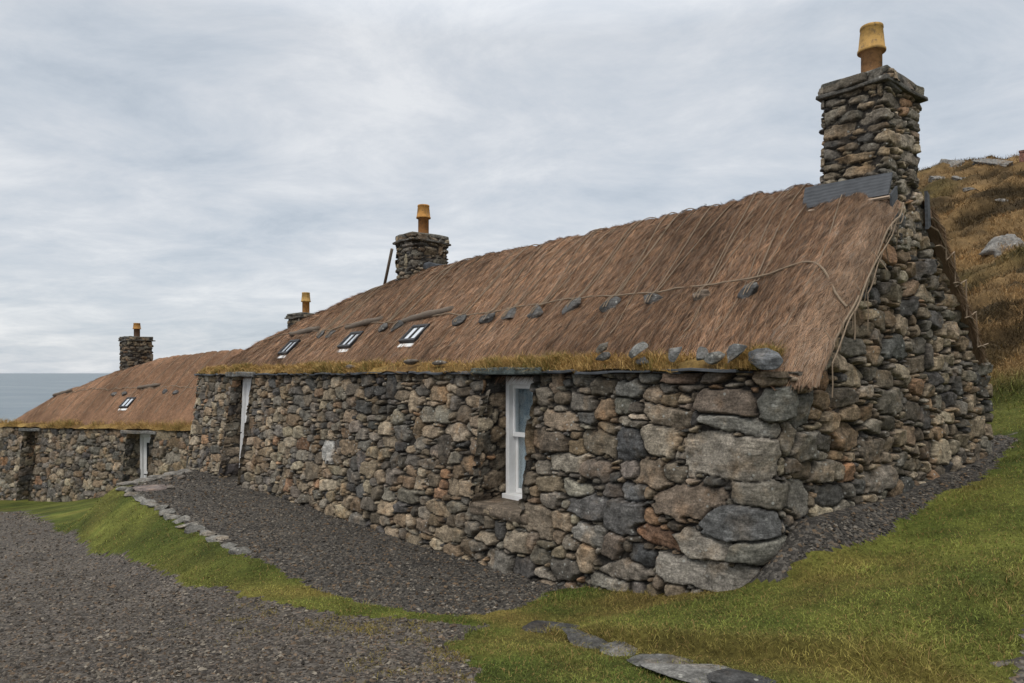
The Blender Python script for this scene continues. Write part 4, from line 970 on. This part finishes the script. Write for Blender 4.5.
# ================================================================== loose stones, logs and slabs
ORD = ['first', 'second', 'third', 'fourth', 'fifth', 'sixth', 'seventh', 'eighth', 'ninth', 'tenth', 'eleventh', 'twelfth', 'thirteenth', 'fourteenth', 'fifteenth', 'sixteenth', 'seventeenth', 'eighteenth', 'nineteenth', 'twentieth', 'twenty-first', 'twenty-second']
def rock(name, c, size, rot, seed, col, sub=3, rough=0.10, planes=9):
    V, F = rock_shape(seed, sub, planes, rough); V = (V * np.array(size)) @ rot3(*rot).T
    return build(name, V + c, F, STONE, None, np.tile(np.array(col), (len(V), 1)), True, origin=c)
rs = np.random.RandomState(21)
LOOK = ['round grey', 'pale brown lying', 'flat dark', 'upright dark grey', 'light grey', 'tall blue grey', 'brownish grey', 'small grey', 'dark leaning', 'dark grey', 'small dark', 'half buried grey', 'half buried dark']
for k, (px, py) in enumerate(STN):
    u = uS[k]; c = A.p(u, v_st, float(zA(np.array(u), np.array(v_st))) + 0.022)
    s = rs.uniform(0.85, 1.15) * (1.6 - 0.022 * u); wd = 0.088 * s; col = np.array((0.085, 0.084, 0.082)) * rs.uniform(0.8, 1.35)
    if k == 1: col = np.array((0.15, 0.12, 0.095))
    o = rock('hanging_stone', c, (wd, 0.06, (0.092 if k not in (1, 2) else 0.062) * s), (R(45), R(rs.uniform(-25, 25)), R(129.94 + rs.uniform(-12, 12))), 900 + k, col, 4, 0.10, 10)
    tag(o, '%s stone tied to the near roof rope, %s from the gable' % (LOOK[k], ORD[k]), 'stone', 'stones weighting the roof rope')
for k, u in enumerate((2.0, 2.5, 4.6, 5.2)):
    c = B.p(u, 1.05, float(zB(np.array(u), np.array(1.05))) + 0.02)
    tag(rock('hanging_stone', c, (0.12, 0.05, 0.11), (R(45), 0, R(150)), 940 + k, (0.085, 0.082, 0.08), 2), 'dark stone on the roof rope of the far cottage, %s from its right end' % ORD[k], 'stone', 'stones weighting the roof rope')
# flat stones holding down the turf
TS = [(765, 358, .120, .095, (.115, .12, .125), 'big oval blue grey stone on the turf edge nearest the gable corner'), (736, 351, .075, .12, (.12, .122, .12), 'upright grey stone in the turf edge beside the big oval stone'),
 (714, 357, .09, .07, (.14, .14, .13), 'squarish pale grey stone pushed into the turf edge'), (701, 354, .05, .08, (.115, .115, .11), 'thin grey stone leaning in the turf between squarish and pointed stones'),
 (674, 353, .07, .075, (.125, .125, .12), 'small pointed grey stone standing in the turf edge'), (636, 350, .105, .095, (.15, .15, .14), 'large pale grey stone tilted on the turf, above the window side of wall'),
 (642, 362, .07, .035, (.09, .092, .095), 'flat dark stone lying under the large tilted stone on the turf'), (604, 357, .09, .03, (.14, .135, .125), 'flat brownish slab lying on the turf right of the window'), (602, 348, .08, .04, (.16, .15, .13), 'low pale stone half buried where turf meets thatch')]
for k, (px, py, sx_, sz_, c, lab) in enumerate(TS):
    v_ = -0.05 if k not in (8,) else 0.18
    u, z = A.z_at(px, py, v_); cpt = A.p(u, v_, z)
    tag(rock('turf_stone', cpt, (sx_ * 1.15, 0.05, sz_ * 1.1), (R(38), R(rs.uniform(-30, 30)), R(129.94 + rs.uniform(-15, 15))), 960 + k, c, 4, 0.07, 18), lab, 'stone', 'stones on the turf edge')
for k, (px, py) in enumerate(((412, 362), (440, 363), (352, 367), (300, 371))):
    u, z = A.z_at(px, py, 0.05); tag(rock('turf_stone', A.p(u, 0.05, z), (0.16, 0.07, 0.04), (0, 0, R(39.94 + 90)), 980 + k, (.14, .12, .10), 2), 'low flat stone in the far turf edge of the near cottage, %s from the window' % ORD[k], 'stone', 'stones on the turf edge')
# driftwood logs above the roof lights
def log(fr, zf, u0, u1, v0, v1, r, seed, lab, flat=1.0):
    n = 14; t = np.linspace(0, 1, n); u = u0 + (u1 - u0) * t; v = v0 + (v1 - v0) * t + 0.02 * np.sin(t * 7 + seed); z = zf(u, v)
    z = np.polyval(np.polyfit(t, z, 1), t) + r * 0.8
    m = MB(); rr = r * (0.75 + 0.35 * np.sin(t * 2.4 + 0.4) + 0.12 * np.sin(t * 17 + seed)); P_ = fr.p(u, v, z); tube(m, P_, rr, 10, None)
    o = m.make('driftwood_log', WOOD, None, True, origin=P_.mean(0)); tag(o, lab, 'log', 'driftwood logs on the roofs')
log(A, zA, 6.05, 7.30, 1.08, 0.95, 0.052, 1, 'long bleached driftwood log on the thatch above the nearest skylight')
log(A, zA, 8.15, 9.2, 1.05, 0.91, 0.05, 2, 'dark driftwood log on the thatch above the middle skylight')
log(A, zA, 10.6, 11.7, 1.03, 0.93, 0.055, 3, 'short grey driftwood log on the thatch near the hipped end')
log(B, zB, 3.1, 4.1, 1.28, 1.22, 0.055, 4, 'small driftwood log above the skylight of the far cottage')
log(B, zB, 8.0, 9.0, 1.25, 1.18, 0.055, 5, 'pale board lying on the seaward end of the far thatch')
# post leaning behind the second chimney
m = MB(); pb = A.z_at(383, 292, 2.35); pt = A.z_at(392, 249, 2.2); tube(m, [A.p(pb[0], 2.35, pb[1]), A.p(pt[0], 2.2, pt[1])], 0.032, 8); o = m.make('wooden_post', WOOD, None, True, origin=A.p(pb[0], 2.35, pb[1])); tag(o, 'slim wooden post leaning behind the middle chimney on the thatch', 'post')

# kerb of the gravel terrace
rs = np.random.RandomState(33); u = 12.35; ks = []
while u > 5.85:
    w = rs.uniform(0.22, 0.5); ks.append((u - w / 2, w)); u -= w + rs.uniform(0.0, 0.05)
for k, (u, w) in enumerate(ks):
    v = KERB_V + rs.normal(0, 0.03) + 0.02; x, y = A.p(u, v, 0)[:2]; c = np.array((x, y, hz(x, y) - 0.005 + 0.015 * (u > 9)))
    o = rock('kerb_stone', c, (w / 2 * 1.05, rs.uniform(0.10, 0.18), rs.uniform(0.05, 0.07)), (R(rs.normal(0, 4)), R(rs.normal(0, 4)), R(39.94 + 90 + rs.normal(0, 7))), 1000 + k, np.array((.17, .165, .15)) * rs.uniform(.65, 1.2), 4, 0.10, 16)
    tag(o, 'pale flat kerb stone of the gravel terrace, %s from the round slab' % ORD[min(k, 21)], 'kerb stone', 'kerb stones edging the gravel terrace')
for k, (u, v) in enumerate(((12.7, -1.95), (13.0, -1.6), (13.3, -1.25), (13.6, -0.95), (13.9, -0.65))):
    x, y = A.p(u, v, 0)[:2]; o = rock('kerb_stone', np.array((x, y, -2.19)), (0.26, 0.15, 0.06), (0, 0, R(20 + 20 * (k % 2))), 1040 + k, (.16, .15, .135), 3, 0.08, 12)
    tag(o, 'grey edging stone at the far end of the terrace, %s from the round slab' % ORD[k], 'kerb stone', 'kerb stones edging the gravel terrace')
for k, (px, py) in enumerate(((168, 480), (181, 479), (171, 489))):
    c = on_ground(px, py); tag(rock('loose_stone', c + [0, 0, 0.03], (0.10, 0.08, 0.05), (0, 0, k), 1060 + k, (.16, .14, .12), 2), 'small loose stone lying by the wall foot at the terrace end, %s from the slab' % ORD[k], 'stone', 'loose stones by the terrace end')
# round slab
c = A.p(12.0, -1.72, -2.15); n = 40; a = np.arange(n) * 2 * math.pi / n; rad = 0.37 * (1 + 0.03 * np.sin(a * 5))
V = [c + np.stack([rad * k * np.cos(a), rad * k * np.sin(a), 0 * a + z], -1) for k, z in ((0.97, -0.06), (1, -0.045), (1, 0.0), (0.97, 0.012), (0.5, 0.018))]; V = np.concatenate(V + [[c + np.array((0, 0, 0.018))]])
i = np.arange(5 * n).reshape(5, n); j = np.roll(i, -1, 1)
o = build('round_slab', V, [np.stack([i[:-1], j[:-1], j[1:], i[1:]], -1).reshape(-1, 4), np.stack([i[-1], j[-1], np.full(n, 5 * n)], -1)], STONE, None, np.tile(np.array((.15, .125, .115)), (len(V), 1)), True, origin=c); tag(o, 'round brownish stone slab at the far corner of the gravel terrace', 'slab')
# slab path at the lawn's foot
SL = [(553, 629, .17, .11, (.045, .045, .045), 'small dark wet slab at the top of the slab path'), (598, 641, .22, .12, (.075, .074, .07), 'second slab of the path, dark and narrow'), (628, 651, .20, .14, (.13, .13, .125), 'rough pale lichened slab in the middle of the path'),
      (668, 662, .20, .12, (.10, .10, .095), 'grey slab set lower beside the lawn edge'), (712, 672, .30, .15, (.14, .138, .13), 'large flat grey slab, the widest of the path'), (765, 684, .2, .11, (.05, .05, .05), 'dark slab at the bottom end of the path')]
for k, (px, py, sx_, sy_, c, lab) in enumerate(SL):
    p = on_ground(px, py); ang = math.atan2(-0.37, 0.40)
    tag(rock('path_slab', p + [0, 0, -0.012], (sx_ * 1.45, sy_ * 1.75, 0.032), (R(rs.normal(0, 3)), R(rs.normal(0, 3)), ang + rs.normal(0, 0.2)), 1080 + k, c, 5, 0.10, 14), lab, 'path slab', 'slabs of the small path')
# outcrops on the hill
def hill_pt(px, py): return on_ground(px, py)
for k, (px, py, s, lab) in enumerate(((1012, 246, (1.6, 1.0, 0.75), 'large pale grey rock outcrop in the brown hillside by the right edge'), (950, 164, (1.9, 0.9, 0.55), 'long grey rock on the hill skyline beside the big chimney'), (938, 178, (0.9, 0.6, 0.4), 'grey rock just below the skyline, next to the big chimney'),
      (958, 180, (0.8, 0.6, 0.35), 'broken grey rock below the long skyline rock'), (968, 189, (0.7, 0.5, 0.25), 'small flat rock in the middle of the upper hillside'), (1003, 201, (0.5, 0.4, 0.22), 'smallest rock on the hillside above the large outcrop'), (993, 163, (1.3, 0.7, 0.35), 'low dark rock on the skyline near the right edge'))):
    c = hill_pt(px, py); tag(rock('rock_outcrop', c + [0, 0, -s[2] * 0.25], tuple(0.78 * q for q in s), (R(14), R(-16), R(25 + 17 * k)), 1100 + k, (.17, .165, .155), 5, 0.30, 16), lab, 'rock', 'rock outcrops on the hill')
c = hill_pt(1023, 166); c = c + [0.25, 0.3, 0]
m = MB(); tube(m, [c + [0, 0, -0.3], c + [0, 0, 0.75]], 0.22, 4, (0.20, 0.10, 0.08)); tube(m, [c + [0, 0, 0.75], c + [0, 0, 0.85]], 0.26, 4, (0.17, 0.09, 0.075)); o = m.make('brick_pillar', STONE, None, False, origin=c); tag(o, 'small reddish pillar on the skyline at the right edge', 'pillar')

# ================================================================== ground cover
rs = np.random.RandomState(5)
def in_house(X, Y):
    u, v = A.uv(X, Y); u2, v2 = B.uv(X, Y)
    return ((u > -0.1) & (u < 16.2) & (v > -0.22) & (v < 5.1)) | ((u2 > -1.5) & (u2 < 12.8) & (v2 > -0.2) & (v2 < 5.4))
def scatter(n, y0, y1, k0=-1.15, k1=1.15):
    Y = np.exp(rs.uniform(math.log(y0), math.log(y1), n)); X = Y * rs.uniform(k0, k1, n); ok = ~in_house(X, Y); return X[ok], Y[ok]
X, Y = scatter(620000, 2.2, 15)
zn = zone(X, Y); hl = hillness(X, Y)
# sparse grass creeping on to the road near the lawn
dr, sd, tt = seg_dist(X, Y, gp([(290, 609), (370, 618), (440, 634), (462, 660), (488, 690)]))
creep = (zn == 1) & (rs.rand(len(X)) < 1.3 * np.exp(-(dr / 0.55) ** 2) * sst(-0.12, 0.40, fbm(X * 4, Y * 4, 66, 5)))
d5, s5, t5 = seg_dist(X, Y, [(0.42, 5.22), (0.72, 4.80), (1.10, 4.42), (1.55, 4.0), (2.0, 3.5)])
dens = np.where(zn == 0, 0.85 + 0.3 * fbm(X * 3, Y * 3, 67), 0)
keep = ((rs.rand(len(X)) < dens) & (zn == 0)) | creep
X, Y, hl, creep, d5 = X[keep], Y[keep], hl[keep], creep[keep], d5[keep]; n = len(X)
base = turf_col(X, Y); cc = base * rs.uniform(0.5, 1.75, (n, 1)) * (1 + 0.5 * fbm(X * 3.5, Y * 3.5, 73, 4))[:, None].clip(0.45, 1.7)
dry = rs.rand(n) < 0.16; cc[dry] = np.array((0.24, 0.165, 0.06)) * rs.uniform(0.7, 1.3, (dry.sum(), 1))
cc[creep] = np.array((0.17, 0.135, 0.035)) * rs.uniform(0.6, 1.4, (creep.sum(), 1))
D = np.stack([rs.normal(0, 0.5, n), rs.normal(0, 0.5, n), rs.uniform(0.5, 1, n)], -1); D /= np.linalg.norm(D, axis=1)[:, None]
d, s, t = seg_dist(X, Y, STEP)
L = rs.uniform(0.015, 0.048, n) * (0.8 + 1.8 * np.clip(fbm(X * 3.5, Y * 3.5, 68), 0, 1)) * (1 + 1.6 * np.exp(-(d / 0.07) ** 2) * (s > 0)) * (1 + 2.2 * hl)
V1, F1, C1 = blades(np.stack([X, Y, hz(X, Y) - 0.004], -1), D, L, rs.uniform(0.0025, 0.0045, n) * (0.6 + Y / 7), cc, 0.4, None, 3)
tag(build('grass', V1, F1, GRASS, None, C1), 'short green and straw coloured grass on the lawn and bank', 'grass', kind='stuff')
# long brown moor grass
X, Y = scatter(330000, 8.5, 50, 0.15, 1.0); hl = hillness(X, Y); tus = fbm(X * 1.3, Y * 1.6, 69, 4)
k = (rs.rand(len(X)) < hl * (0.55 + 0.9 * tus)); X, Y, tus = X[k], Y[k], tus[k]; n = len(X)
cc = turf_col(X, Y) * rs.uniform(0.55, 1.75, (n, 1)) * (1 + 0.9 * tus)[:, None].clip(0.3, 2)
D = np.stack([rs.normal(-0.25, 0.45, n), rs.normal(-0.35, 0.45, n), rs.uniform(0.4, 1, n)], -1); D /= np.linalg.norm(D, axis=1)[:, None]
V1, F1, C1 = blades(np.stack([X, Y, hz(X, Y) - 0.01], -1), D, rs.uniform(0.10, 0.30, n) * (1 + np.clip(tus, 0, 1)), rs.uniform(0.005, 0.009, n) * (0.5 + Y / 14), cc, 0.45, None, 4)
tag(build('moor_grass', V1, F1, GRASS, None, C1), 'long brown moor grass covering the hillside', 'grass', kind='stuff')
# loose chippings
PV = np.array([(1, 0, 0), (-1, 0, 0), (0, 1, 0), (0, -1, 0), (0, 0, 1), (0, 0, -1)], float)
PF = np.array([(0, 2, 4), (2, 1, 4), (1, 3, 4), (3, 0, 4), (2, 0, 5), (1, 2, 5), (3, 1, 5), (0, 3, 5)])
def pebbles(name, X, Y, smin, smax, cols, lab, seed):
    r = np.random.RandomState(seed); n = len(X); s = r.uniform(smin, smax, n) * (r.rand(n) ** 1.5 * 0.9 + 0.55) * (0.75 + Y / 22)
    P = PV[None] * r.uniform(0.6, 1.25, (n, 6, 1)) * s[:, None, None]; P[:, :, 2] *= 0.65; P += r.normal(0, 0.22, (n, 6, 3)) * s[:, None, None]
    a = r.uniform(0, 6.28, n); ca, sa = np.cos(a)[:, None], np.sin(a)[:, None]
    Q = np.stack([P[:, :, 0] * ca - P[:, :, 1] * sa, P[:, :, 0] * sa + P[:, :, 1] * ca, P[:, :, 2]], -1) + np.stack([X, Y, hz(X, Y) + s * 0.2], -1)[:, None]
    F = (PF[None] + (np.arange(n) * 6)[:, None, None]).reshape(-1, 3)
    c = np.array(cols)[r.randint(0, len(cols), n)] * r.uniform(0.55, 1.5, (n, 1)) * (1.05, 1.0, 0.89)
    tag(build(name, Q.reshape(-1, 3), F, PEB, None, np.repeat(c, 6, 0)), lab, 'gravel', kind='stuff')
X, Y = scatter(260000, 2.2, 22); zn = zone(X, Y)
k = (zn == 1) & (rs.rand(len(X)) < 0.55); pebbles('road_gravel', X[k], Y[k], 0.008, 0.018, [(.034, .031, .029), (.056, .051, .047), (.082, .075, .069), (.05, .043, .038), (.15, .138, .125), (.10, .075, .056)], 'grey gravel of the road surface', 1)
k = (zn == 2) | (zn == 3); pebbles('dark_gravel', X[k], Y[k], 0.009, 0.017, [(.03, .029, .029), (.045, .043, .042), (.06, .057, .055), (.035, .034, .034), (.09, .085, .08), (.10, .072, .05), (.14, .13, .12)], 'dark chippings along the foot of the near cottage', 2)
